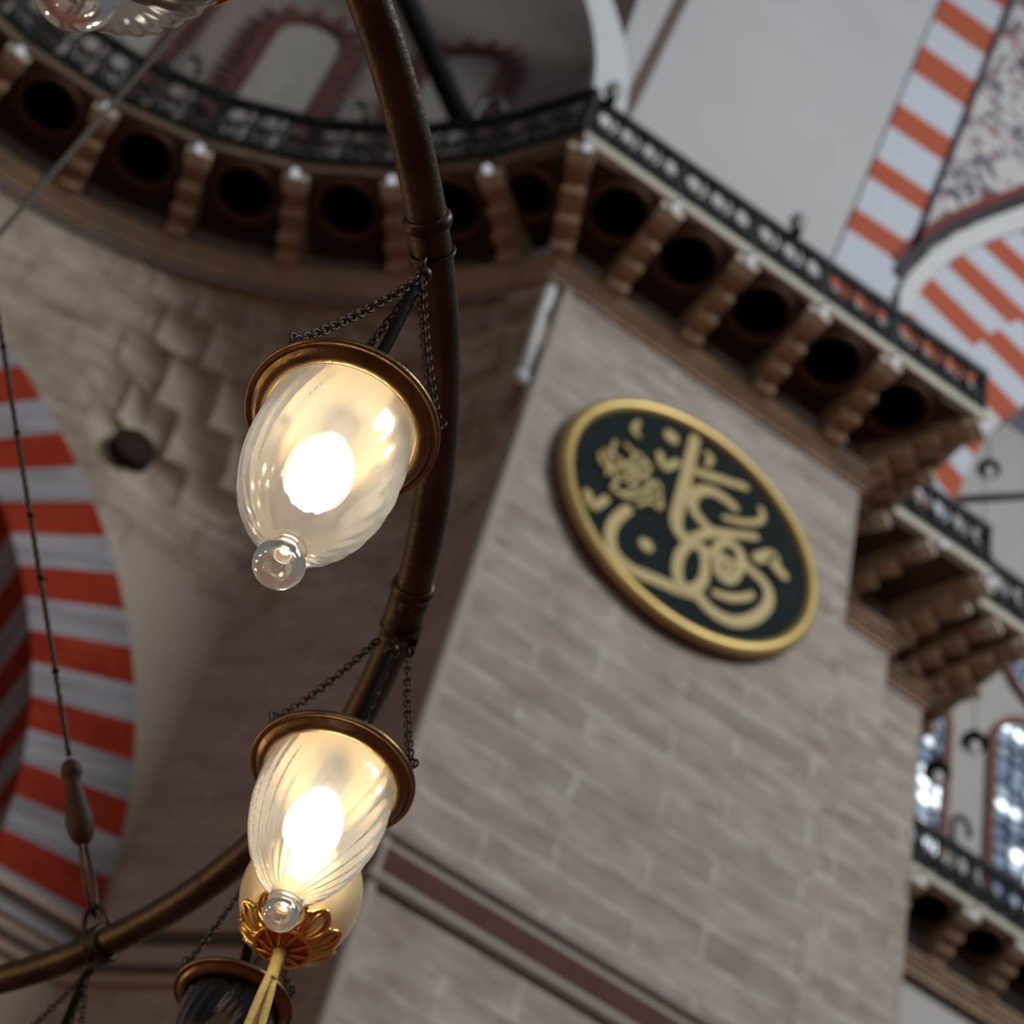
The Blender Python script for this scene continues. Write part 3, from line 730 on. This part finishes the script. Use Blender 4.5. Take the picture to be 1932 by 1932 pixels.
# globe lamps under the gallery edges, one at each corbel tip
where = {'c': 'on the curved balcony', 's': 'on the pier balcony', 'f': 'on the far right balcony'}
ordn = ['nearest the pier corner', 'second from the pier corner', 'third from the pier corner', 'fourth from the pier corner', 'fifth from the pier corner', 'sixth from the pier corner', 'seventh from the pier corner', 'leftmost, at the frame edge']
slab_s = ['at the left corner', 'on the first corbel from the left', 'on the second corbel from the left', 'on the third corbel from the left', 'on the fourth corbel from the left', 'at its right corner', 'at the return behind its right corner', 'on the first step back', 'on the second step back']
cnt = {'c': 0, 's': 0, 'f': 0}
for kind, p in beads:
    k = cnt[kind]; cnt[kind] += 1
    if kind == 'c' and k == 7: continue
    if kind == 'f' and k not in (1, 2, 3): continue
    pos = ordn[k] if kind == 'c' else slab_s[k] if kind == 's' else ['', 'first from the pier', 'second from the pier', 'third from the pier'][k]
    d = unit((E[0] - p[0], E[1] - p[1])) if kind == 'c' else (0, -1)
    o = thing('globe_light', 'white globe bulb %s, %s' % (where[kind], pos), 'bulb', (p[0] + d[0] * .06, p[1] + d[1] * .06, 16.50), 'globe bulbs along the balcony edges')
    f = MB(); f.ball((0, 0, 0), 0.038, 16, 10); f.build('globe', M['bead'], o, (0, 0, 0))
    f = MB(); f.lathe([(0.0, .10), (.02, .10), (.022, .03), (.018, .028)], 12); f.build('cap', M['hook'], o, (0, 0, 0))
# swan-neck lamp hooks and little lantern finials standing on the rails
def hook(p, ang, label):
    o = thing('lamp_hook', label, 'hook', (p[0], p[1], RT), 'swan-neck hooks on the balcony rails')
    dx, dy = math.cos(R(ang)), math.sin(R(ang)); f = MB()
    pts = [(0, 0, -.05), (0, 0, .34)] + [(dx * .115 * (1 - math.cos(R(t))), dy * .115 * (1 - math.cos(R(t))), .34 + .17 * math.sin(R(t))) for t in range(15, 196, 15)]
    f.tube(pts, 0.040, 8); f.build('arm', M['hook'], o, (0, 0, 0))
    f = MB(); f.lathe([(0, -.02), (.075, -.02), (.075, .02), (.04, .05), (0, .05)], 12); f.build('foot', M['hook'], o, (0, 0, 0))
for a, lab in ((80.2, 'grey swan-neck hook on the curved railing, leftmost, near the hanging glass lamp'), (59.2, 'grey swan-neck hook on the curved railing just left of the chandelier tube'), (42.5, 'grey swan-neck hook on the curved railing just right of the chandelier tube')):
    p = polar(a, RW - BO - .04, 0); hook(p, a - 80, lab)
hook((8.75, 10.95), 0, 'grey swan-neck hook on the railing at the right edge, beside the iron tie rod')
hook((11.1, 14.03), 0, 'grey swan-neck hook on the lower right railing between the two windows')
for p, lab in (((2.85, 8.97), 'pale lantern finial on the railing corner at the top of the pier'), ((4.95, 8.97), 'pale lantern finial on the straight railing against the plain grey wall')):
    o = thing('rail_finial', lab, 'finial', (p[0], p[1], RT), 'lantern finials on the straight railing')
    f = MB(); f.lathe([(0.0, 0.0), (.035, 0), (.03, .03), (.07, .09), (.085, .16), (.06, .24), (.02, .28), (.028, .31), (0, .35)], 16); f.build('lantern', M['rail_pale'], o, (0, 0, 0))
    f = MB(); f.lathe([(0.0, -.04), (.05, -.04), (.05, .0), (.035, .015), (0, .015)], 16); f.build('collar', M['rail'], o, (0, 0, 0))
# iron tie rods
f = MB(); f.tube([(1.95, 10.15, 17.62), (-1.0, 8.19, 17.62)], 0.11, 16)
tag(f.build('tie_rod', M['rail']), 'thick dark iron tie rod slanting behind the chandelier tube at the top', 'rod')
f = MB(); f.tube([(8.72, 11.5, 19.19), (12.0, 11.3, 22.2)], 0.045, 12)
tag(f.build('tie_rod', M['rail']), 'thin black iron rod at the right edge below the striped arch', 'rod')
# small lamps hanging far back on the right
for (x, y, z), lab in (((10.95, 13.5, 23.87), 'small far hanging lamp against the beige wall right of the balcony corner'), ((10.91, 13.5, 18.55), 'small far hanging lamp between the two bright windows'), ((10.42, 13.5, 17.70), 'small far hanging lamp before the window beside the pier')):
    o = thing('far_hanging_lamp', lab, 'lamp', (x, y, z), 'small lamps hanging in the far right bay')
    f = MB(); f.lathe([(0, .14), (.07, .14), (.15, .03), (.155, -.02), (.09, -.02), (0, .0)], 20); f.build('cap', M['conduit'], o, (0, 0, 0))
    f = MB(); f.lathe([(.07, -.02), (.075, -.09), (.05, -.18), (0, -.22)], 20); f.build('glass_cup', M['bulb_off'], o, (0, 0, 0))
    f = MB(); f.tube([(0, 0, .09), (0, 0, 7.0)], 0.006, 6); f.build('wire', M['conduit'], o, (0, 0, 0))
# ------------------------------------------------------------------ round calligraphy medallion on the pier
mc = (4.997, 10.0, 13.97)
t = thing('wall_medallion', 'round dark green medallion with gold calligraphy and gilded rim on the pier', 'medallion', mc)
ax = Matrix.Rotation(R(90), 3, 'X')             # local z -> -y
def disc(prof): 
    f = MB(); f.lathe(prof, 96, mc, axis=ax); return f
disc([(0, .0), (1.27, .0), (1.30, .02), (1.30, .09), (1.26, .10)]).build('back_board', M['frame_back'], t)
disc([(1.165, .085), (1.17, .12), (1.19, .145), (1.23, .16), (1.27, .145), (1.295, .115), (1.30, .07), (1.28, .05)]).build('gilded_rim', M['gold'], t)
disc([(0, .095), (1.18, .095)]).build('green_field', M['green_disc'], t)
NS = [0]
def stroke(pts, w, name, taper=True):
    NS[0] += 1; lift = .0012 * NS[0]
    P = smooth_path(pts, 7) if len(pts) > 2 else pts; n = len(P); ws = []
    f = MB(); y1 = mc[1] - .09; y0 = mc[1] - .115 - lift
    for i in range(n):
        s = i / (n - 1); ws.append(w * 1.12 * (0.84 + 0.16 * math.sin(PI * min(1, s * 1.2))) if taper else w)
    ribbon_xz(f, [(mc[0] + x, mc[2] + z) for x, z in P], ws, y0, y1)
    for e, ww in ((P[0], ws[0]), (P[-1], ws[-1])):
        f.lathe([(0, .1153 + lift), (ww / 2, .1153 + lift), (ww / 2, .09)], 14, (mc[0] + e[0], mc[1], mc[2] + e[1]), axis=ax, smooth=False)
    return f.build(name, M['gold_ink'], t)
STROKES = {
'sweep': [(-0.588, -0.345), (-0.666, -0.55), (-0.683, -0.719), (-0.648, -0.859), (-0.559, -0.95), (-0.411, -0.973), (-0.22, -0.923), (-0.026, -0.871), (0.083, -0.827), (0.195, -0.798), (0.291, -0.848), (0.41, -0.86), (0.537, -0.821), (0.668, -0.705), (0.778, -0.522), (0.83, -0.348), (0.812, -0.21), (0.725, -0.129), (0.599, -0.1), (0.499, -0.047)],
'alif': [(-0.142, 1.047), (-0.143, 0.817), (-0.144, 0.354), (-0.152, 0.041), (-0.141, -0.129), (-0.076, -0.229), (0.016, -0.247), (0.163, -0.228), (0.268, -0.225)],
'kaf': [(0.355, 0.522), (0.243, 0.546), (0.106, 0.527), (-0.002, 0.424), (-0.047, 0.277), (-0.004, 0.152), (0.099, 0.082), (0.196, 0.047)],
'bar2': [(-0.018, -0.267), (0.084, -0.11), (0.211, 0.044), (0.376, 0.168), (0.601, 0.329)],
'bar': [(-0.053, 0.645), (0.136, 0.733), (0.417, 0.86)],
'waw': [(0.259, -0.214), (0.275, -0.073), (0.351, 0.032), (0.441, 0.041), (0.505, -0.032), (0.503, -0.18), (0.466, -0.337), (0.401, -0.41), (0.33, -0.384), (0.299, -0.277), (0.351, -0.174), (0.43, -0.194), (0.401, -0.305)],
'loop': [(0.001, -0.289), (-0.049, -0.477), (-0.047, -0.646), (-0.005, -0.78), (0.072, -0.808), (0.16, -0.716), (0.202, -0.568), (0.194, -0.404), (0.157, -0.282)],
'tick1': [(-0.431, 0.551), (-0.364, 0.434), (-0.261, 0.592)],
'tick2': [(-0.965, -0.465), (-0.886, -0.57), (-0.797, -0.403)],
'hook': [(0.28, 0.301), (0.452, 0.392), (0.591, 0.514), (0.636, 0.625), (0.604, 0.711)],
'low': [(0.326, -0.652), (0.459, -0.598), (0.606, -0.473), (0.655, -0.398)],
'arrow': [(0.651, 0.073), (0.786, 0.227), (0.821, 0.138), (0.922, 0.076)],
'dot1': [(-0.417, -0.593), (-0.296, -0.622)],
'dot2': [(-0.407, 0.896), (-0.32, 0.847)],
'com1': [(-0.698, 0.751), (-0.72, 0.623), (-0.669, 0.596)],
'com2': [(-0.007, 0.944), (0.04, 0.9), (0.015, 0.803)],
'c1': [(-0.853, 0.328), (-0.85, 0.164), (-0.741, 0.14), (-0.803, 0.002), (-0.917, -0.021), (-0.951, 0.071)],
'c2': [(-0.756, 0.376), (-0.652, 0.305), (-0.702, 0.094), (-0.587, 0.117), (-0.631, -0.045), (-0.739, -0.022)],
'c3': [(-0.633, 0.364), (-0.497, 0.282), (-0.555, 0.106), (-0.439, 0.129), (-0.484, -0.034)],
'c4': [(-0.853, -0.044), (-0.751, -0.113), (-0.769, -0.249), (-0.646, -0.199), (-0.561, -0.022)],
'c5': [(-0.693, -0.261), (-0.56, -0.182), (-0.478, 0.013), (-0.4, 0.164), (-0.355, 0.082)],
'c6': [(-0.519, -0.245), (-0.424, -0.12), (-0.321, -0.109), (-0.362, 0.036), (-0.459, -0.091)],
'c7': [(-0.92, 0.14), (-0.855, 0.036), (-0.852, -0.124)],
'c8': [(-0.682, -0.01), (-0.603, 0.205), (-0.536, 0.329)],
}
WID = {'sweep': .105, 'alif': .11, 'kaf': .10, 'bar2': .085, 'bar': .085, 'waw': .085, 'loop': .095, 'tick1': .075, 'tick2': .08, 'hook': .06, 'low': .07, 'arrow': .11, 'dot1': .12, 'dot2': .13, 'com1': .055, 'com2': .06}
for k, v in STROKES.items():
    small = k not in WID
    if k.startswith('dot'):
        NS[0] += 1; cx, cz = (v[0][0] + v[1][0]) / 2, (v[0][1] + v[1][1]) / 2; f = MB()
        f.lathe([(0, .118), (WID[k] * .62, .118), (WID[k] * .66, .09)], 6, (mc[0] + cx, mc[1], mc[2] + cz), axis=ax, smooth=False); f.build('calligraphy_dot', M['gold_ink'], t); continue
    stroke(v, WID.get(k, .035), 'small_script' if small else 'calligraphy_stroke' if not k.startswith('dot') else 'calligraphy_dot', not k.startswith('dot'))
# ------------------------------------------------------------------ the chandelier ring
RC = Vector((-0.836, 2.21, 2.0)); RR = 1.435; TR = 0.0225
def ring_pt(a, r=RR, dz=0.0): return Vector((RC.x + r * math.cos(R(a)), RC.y + r * math.sin(R(a)), RC.z + dz))
t = thing('chandelier_ring', 'large brown bronze tube ring of the hanging chandelier, curving through the picture', 'chandelier', RC)
f = MB(); f.tube([ring_pt(a) for a in [1.5 * k for k in range(240)]], TR, 20, closed=True); f.build('ring_tube', M['bronze'], t)
for a in (-40.6, -19.4):
    f = MB(); f.tube([ring_pt(a + d) for d in (-.35, -.3, -.15, 0, .15, .3, .35)], [TR, .0255, .0275, .028, .0275, .0255, TR], 20)
    f.build('coupling_collar', M['bronze_dark'], t)
f = MB(); f.tube([ring_pt(a) for a in (-19.3, -18.6, -17.6, -16.6, -16.2)], [.0245, .0255, .0255, .025, TR], 20)
sl = f.build('joint_sleeve', M['bronze'], t)
f = MB(); f.ball(ring_pt(-18.2) + Vector((-.006, -.016, -.020)), 0.0105, 14, 10); f.build('bolt', M['bronze'], sl)
f = MB(); p = ring_pt(-17.0, RR + .012, -.012); f.box(p, (.030, .012, .030), rz=R(-17)); f.box(p + Vector((.012, .006, -.012)), (.012, .012, .026), rz=R(-17))
f.build('bracket', M['bronze_dark'], sl)
def wrap_hook(parent, a, w=.008):
    """strap round the tube with an eye below it"""
    c = ring_pt(a); rad = Vector((math.cos(R(a)), math.sin(R(a)), 0)); f = MB()
    f.tube([c + rad * math.cos(2 * PI * k / 20) * (TR + .0018) + Vector((0, 0, 1)) * math.sin(2 * PI * k / 20) * (TR + .0018) for k in range(20)], .0026, 8, closed=True)
    tg = Vector((-rad.y, rad.x, 0)); e = c - Vector((0, 0, TR + .012))
    f.tube([e + tg * math.cos(2 * PI * k / 16) * .011 + Vector((0, 0, 1)) * math.sin(2 * PI * k / 16) * .011 for k in range(16)], .0032, 8, closed=True)
    f.ball(e - Vector((0, 0, .012)), .0105, 12, 8)
    return f.build('hook', M['bronze_dark'], parent)
def chain(parent, a, b, pitch=.0096, L=.0146, W=.0088, r=.00145, sag=.012, name='chain'):
    a, b = Vector(a), Vector(b); D = b - a; n = int(D.length / pitch); f = MB()
    for k in range(n + 1):
        s = k / n; sg = Vector((0, 0, -sag * 4 * s * (1 - s)))
        c = a + D * s + sg; tt = (D + Vector((0, 0, -sag * 4 * (1 - 2 * s)))).normalized()
        sd = tt.cross(Vector((.3, .2, 1))).normalized(); q = tt.cross(sd); ang = R(35 + 90 * (k % 2) + 7 * math.sin(k * 1.3))
        f.link(c, tt, sd * math.cos(ang) + q * math.sin(ang), L, W, r)
    return f.build(name, M['chain'], parent)
P_BELL = [(.0735, .008), (.0738, 0), (.0748, -.015), (.0765, -.035), (.0775, -.058), (.0770, -.082), (.0735, -.107), (.0670, -.132), (.0560, -.156), (.0420, -.176), (.0290, -.188), (.0190, -.194), (.0175, -.198)]
P_TAPER = [(.0750, .008), (.0760, -.005), (.0775, -.025), (.0778, -.048), (.0760, -.072), (.0715, -.097), (.0640, -.122), (.0540, -.145), (.0415, -.165), (.0290, -.180), (.0190, -.189), (.0155, -.195), (.0150, -.201)]
def finer(p, k=4): return smooth_path(p, k)
def lamp(label, rim, hook_at, az, prof, glass, knob_r, knob_z, lit, sc=1.0, ribs=22, amp=.0012, twist=1.1, gs=1.0, zs=1.0, knob='glass_knob', spread=0.0):
    """hanging oil-lamp shaped light: rim = centre of the metal rim, hook_at = angle on the ring"""
    t = thing('hanging_lamp', label, 'lamp', rim, 'glass lamps hanging from the chandelier ring'); rim = Vector(rim)
    hk = wrap_hook(t, hook_at); hp = ring_pt(hook_at, RR, -TR - .030)
    s = sc; Z = Vector(rim)
    f = MB(); f.lathe([(r * s, z * s) for r, z in [(.0, .034), (.030, .034), (.058, .030), (.072, .021), (.080, .012), (.090, .009), (.0955, .006), (.0985, .002), (.0985, -.0025), (.0962, -.0045), (.0935, -.0025), (.0915, -.004), (.0885, -.0095), (.0840, -.0130), (.0800, -.0138), (.0775, -.0125), (.0765, -.0085)]], 96, Z)
    ro = f.build('brass_rim', M['brass'], t)
    f = MB(); f.lathe([(r * s, z * s) for r, z in [(.0765, -.0085), (.0762, .004), (.0735, .014), (.066, .020), (.03, .023), (.0, .023)]], 64, Z)
    pl = f.build('inner_plate', M['brass_plate'] if lit else M['bronze_dark'], ro)
    for k in range(5):
        a = R(72 * k + az[0] + 20); f = MB(); c = Z + Vector((math.cos(a) * .0725 * s, math.sin(a) * .0725 * s, .0095 * s))
        nrm = Vector((-math.cos(a), -math.sin(a), -.7)).normalized(); q = nrm.to_track_quat('Z', 'Y').to_matrix()
        f.lathe([(.0075 * s, .0), (.0078 * s, .0015), (.005 * s, .0022), (0, .002)], 7, c, axis=q, smooth=False); f.build('vent_hole', M['vent'], ro)
    pf = finer(prof)
    def mod(a, i, r):
        zz = i / len(pf); am = amp * min(1, max(0, (zz - .08) * 4)) * (1 if r > .02 else 0)
        return r * s * gs + am * s * math.cos(ribs * (a + twist * zz))
    f = MB(); f.lathe([(r, z * s * zs) for r, z in pf], 176, Z, mod=mod); g = f.build('glass_bowl', M[glass], t)
    zt = prof[-1][1] * zs; kz = knob_z
    f = MB(); kp = [(0.0, zt + .004), (.010, zt + .003), (.0165, zt - .0005), (.0165, zt - .003)]
    th0 = math.asin(min(.9, .0155 / knob_r))
    kp = [(0.0, kz + knob_r * math.cos(th0) + .006), (.008, kz + knob_r * math.cos(th0) + .005), (.0160, kz + knob_r * math.cos(th0) + .001)]
    for i in range(0, 25):
        th = lerp(th0, PI, i / 24); kp.append((max(0, knob_r * math.sin(th)), kz + knob_r * .93 * math.cos(th)))
    f.lathe([(r * s, z * s) for r, z in kp], 48, Z); f.build('glass_knob', M[knob], g)
    f = MB(); f.tube([Z + Vector((.0170 * s * math.cos(2 * PI * k / 32), .0170 * s * math.sin(2 * PI * k / 32), (zt) * s)) for k in range(32)], .0030 * s, 8, closed=True)
    f.build('glass_collar', M[knob], g)
    f = MB(); f.lathe([(r * s, z * s) for r, z in [(0, .022), (.020, .022), (.021, -.012), (.018, -.030), (.015, -.038), (0, -.038)]], 28, Z); f.build('socket', M['socket'], t)
    f = MB(); f.lathe([(r * s, z * s) for r, z in finer([(.0135, -.034), (.017, -.040), (.025, -.053), (.0315, -.070), (.0335, -.086), (.031, -.103), (.021, -.117), (.009, -.1235), (0, -.124)], 3)], 32, Z)
    f.build('bulb', M['bulb_on'] if lit else M['bulb_off'], t)
    for a in az:
        e = Z + Vector((math.cos(R(a)) * .0935 * s, math.sin(R(a)) * .0935 * s, .012 * s))
        ch = chain(t, hp + Vector((math.cos(R(a)), math.sin(R(a)), 0)) * spread, e)
        f = MB(); f.tube([e + Vector((0, 0, .004)) + Vector((math.cos(R(a)), math.sin(R(a)), 0)) * .007 * math.cos(2 * PI * k / 12) + Vector((0, 0, 1)) * .007 * math.sin(2 * PI * k / 12) for k in range(12)], .0017, 6, closed=True)
        f.build('end_ring', M['chain'], ch)
    f = MB(); top = hp + Vector((0, 0, .01)); f.tube([top, lerp(top, Z, .5) + Vector((.002, .001, 0)), Z + Vector((0, 0, .03 * s))], .0066, 10); f.build('cable_conduit', M['conduit'], t)
    return t
lamp('lit glass lamp, upper of the two glowing ones, hanging clear of the bronze ring', (.266, 1.313, 1.667), -39.0, (-154, -34, 106), P_BELL, 'glass_lit', .0245, -.2225, True, amp=.0006, ribs=24)
lamp('lit ribbed glass lamp, lower of the two glowing ones, in front of the ivory egg', (.524, 1.802, 1.726), -16.7, (-172, -45, 70), P_TAPER, 'glass_lit_ribbed', .0205, -.2180, True, amp=.0016, ribs=26, spread=.024)
lamp('unlit dark glass lamp at the bottom edge, below the ivory egg', (0.6232, 2.2093, 1.6900), 0.3, (-178, -48, 62), P_BELL, 'glass_smoke', .0245, -.2225, False, sc=.80, amp=.0010, knob='glass_knob_clear')
lamp('unlit clear ribbed glass lamp cut off by the top left corner', (-0.1381, 0.9561, 1.6940), -60.9, (-120, 0, 120), P_BELL, 'glass_dull', .0300, -.1830, False, sc=1.12, ribs=30, amp=.0008, gs=1.07, zs=.80, knob='glass_knob_clear')
lamp('lamp below the left part of the ring, only its chains and cable in view', (0.5264, 2.6606, 1.6700), 18.3, (175, -55, 60), P_BELL, 'glass_dull', .0245, -.2225, False)
# cable that carries the ring, with a turned finial and a long shackle
Q = ring_pt(18.3); hub = Vector((RC.x, RC.y, 3.80)); u = (hub - Q).normalized()
t = thing('suspension_cable', 'knotted dark cable with a turned wooden finial holding up the ring at the left', 'cable', Q)
f = MB(); n = 260; sd = u.orthogonal().normalized(); sq = u.cross(sd)
L0 = .30; Lh = (hub - Q).length
for ph in (0, 2 * PI / 3, 4 * PI / 3):
    f.tube([Q + u * lerp(L0, Lh, k / n) + (sd * math.cos(k * .9 + ph) + sq * math.sin(k * .9 + ph)) * .0024 for k in range(n + 1)], .0024, 6)
f.build('twisted_cable', M['chain'], t)
f = MB()
for k, d in enumerate((.44, .60, .71, .86, 1.02, 1.20, 1.33, 1.55)):
    f = MB(); f.ball(Q + u * d, .0060, 10, 8); f.build('wire_knot', M['conduit'], t)
f = MB(); f.tube([Q + u * .60, Q + u * .60 + sd * .012, Q + u * .604 + sd * .024], .0016, 6)
f.build('loose_wire_end', M['conduit'], t)
q = u.to_track_quat('Z', 'Y').to_matrix()
f = MB(); f.lathe(finer([(0, .155), (.008, .157), (.017, .168), (.0215, .186), (.021, .203), (.016, .228), (.0125, .250), (.0130, .262), (.0165, .272), (.0150, .285), (.007, .293), (0, .296)], 3), 24, Q, axis=q); f.build('turned_finial', M['wood'], t)
f = MB()
f.tube([Q + u * (.105 + .058 * math.cos(2 * PI * k / 20)) + sd * .014 * math.sin(2 * PI * k / 20) for k in range(20)], .0044, 8, closed=True)
f.tube([Q + u * (.030 + .030 * math.cos(2 * PI * k / 16)) + sq * .020 * math.sin(2 * PI * k / 16) for k in range(16)], .0048, 8, closed=True)
f.build('shackle', M['bronze_dark'], t)
f = MB(); c = Q; rad = Vector((math.cos(R(18.3)), math.sin(R(18.3)), 0)); tg = Vector((-rad.y, rad.x, 0))
for d in (-.014, -.004, .006):
    f.tube([c + tg * d + rad * math.cos(2 * PI * k / 20) * (TR + .003) + Vector((0, 0, 1)) * math.sin(2 * PI * k / 20) * (TR + .003) for k in range(20)], .0050, 8, closed=True)
f.build('wrapping', M['bronze_dark'], t)
# a second, blurred cable further back
f = MB(); f.tube([(-.346 + .0236 * (z - 5.5), 4.44 + .168 * (z - 5.5), z) for z in (3.0, 6.0, 10.0, 15.0, 20.0)], .010, 10)
tag(f.build('hanging_cable', M['cable_far']), 'thin blurred cable crossing in front of the curved balcony at the top left corner', 'cable')
# ------------------------------------------------------------------ ostrich egg ornament with a gold cap and tassel
eg = Vector((.575, 1.925, 1.652)); er = .0712; ez = 1.22
t = thing('egg_ornament', 'ivory egg ornament with gold filigree cap and yellow tassel hanging behind the lower lamp', 'ornament', eg)
f = MB(); f.ball(eg, er, 56, 36, (1, 1, ez)); f.build('egg', M['egg'], t)
def egp(th, a, k=1.0): return eg + Vector((er * k * math.sin(th) * math.cos(a), er * k * math.sin(th) * math.sin(a), -er * ez * k * math.cos(th)))
f = MB(); f.lathe([(er * 1.02 * math.sin(R(x)), -er * ez * 1.02 * math.cos(R(x))) for x in (0, 6, 12, 18, 24)], 40, eg); f.build('cap_bowl', M['egg_cap'], t)
f = MB(); k1 = 1.035
for th, r in ((26, .0030), (54, .0016)):
    if th == 26: f.tube([egp(R(th), 2 * PI * k / 48, k1) for k in range(48)], r, 8, closed=True)
for k in range(10):
    a = 2 * PI * k / 10; w = PI / 10
    loop = [(24, 0), (32, .72), (42, 1.0), (50, .62), (55, 0), (50, -.62), (42, -1.0), (32, -.72)]
    f.tube([egp(R(x), a + y * w * .98, k1) for x, y in smooth_path(loop + [loop[0]], 4)[:-1]], .0027, 7, closed=True)
    f.tube([egp(R(x), a + y * w * .45, k1) for x, y in smooth_path(loop + [loop[0]], 3)[:-1]], .0019, 6, closed=True)
    f.tube([egp(R(x), a + w * (1 - .3 * math.sin(x)), k1) for x in (8, 16, 24, 34)], .0024, 6)
    f.ball(egp(R(46), a + w, k1), .0042, 8, 6)
f.build('filigree_cap', M['filigree'], t)
f = MB(); b = eg - Vector((0, 0, er * ez)); f.lathe([(0, .004), (.0095, .004), (.0085, -.004), (.0072, -.008), (.0072, -.040), (.0080, -.043), (.0, -.043)], 20, b); f.build('ferrule', M['tassel'], t)
for dx, dy in ((-.006, -.004), (.006, -.002), (0, .006)):
    f = MB(); pts = [b + Vector((dx * .5, dy * .5, -.038)), b + Vector((dx, dy, -.07)), b + Vector((dx * 1.5, dy * 1.5, -.13)), b + Vector((dx * 2.2, dy * 2.0, -.20)), b + Vector((dx * 2.4, dy * 2.2, -.27))]
    f.tube(smooth_path(pts, 6), .0047, 8); f.build('tassel_cord', M['tassel'], t)
f = MB(); rp = ring_pt(-11.4, RR, -TR); f.tube([eg + Vector((0, 0, er * ez)), rp], .0016, 6); f.build('hanging_wire', M['chain'], t)
f = MB(); f.lathe([(0, .012), (.010, .010), (.014, 0), (.018, -.006), (0, -.006)], 20, eg + Vector((0, 0, er * ez))); f.build('top_cap', M['filigree'], t)
# ------------------------------------------------------------------ camera (looking up, slightly rolled) and light
cam = bpy.data.cameras.new('camera'); co = bpy.data.objects.new('camera', cam); C.objects.link(co)
rot = Matrix(((((0.81860027, -0.53427750, -0.21081070), (-0.54026713, -0.59168708, -0.59834591), (0.19494879, 0.60370022, -0.77300777)))))
co.matrix_world = rot.to_4x4()
cam.sensor_width = 36.0; cam.lens = 36.0 * 4100 / 1932; cam.clip_end = 200; cam.clip_start = .05
cam.dof.use_dof = True; cam.dof.focus_distance = 2.12; cam.dof.aperture_fstop = cam.lens / 1000 / 0.0116
bpy.context.scene.camera = co
def area(name, loc, target, sx, sy, watts, col):
    l = bpy.data.lights.new(name, 'AREA'); l.shape = 'RECTANGLE'; l.size = sx; l.size_y = sy; l.energy = watts; l.color = col
    o = bpy.data.objects.new(name, l); C.objects.link(o); o.location = loc
    o.rotation_euler = (Vector(target) - Vector(loc)).to_track_quat('-Z', 'Y').to_euler(); return o
# area lights added where no windows are built, right of and behind the camera
area('window_daylight', (15, -11, 26), (5, 10, 15), 8, 8, 4700, (0.93, 0.96, 1.0))  # key light, standing in for assumed daylight from the right
area('window_daylight', (-3, -12, 10), (3, 11, 14), 8, 8, 300, (1.0, 0.93, 0.84))  # weak warm fill, added behind the camera
# warm fill points added round the unseen part of the ring, without lamps
for a in (95, 140, 185, 230):
    l = bpy.data.lights.new('lamp_light', 'POINT'); l.energy = 20; l.color = (1.0, 0.72, 0.42); l.shadow_soft_size = .05
    o = bpy.data.objects.new('lamp_light', l); C.objects.link(o); o.location = ring_pt(a, RR, -.42)
w = bpy.data.worlds.new('World'); bpy.context.scene.world = w; w.use_nodes = True
bg = w.node_tree.nodes['Background']; bg.inputs[0].default_value = (0.80, 0.86, 0.95, 1); bg.inputs[1].default_value = 0.11
sc = bpy.context.scene
sc.view_settings.view_transform = 'Standard'; sc.view_settings.look = 'None'; sc.view_settings.exposure = 0.0; sc.view_settings.gamma = 1.0; sc.view_settings.use_curve_mapping = False
for o in bpy.data.objects:
    if '_w' in o: del o['_w']
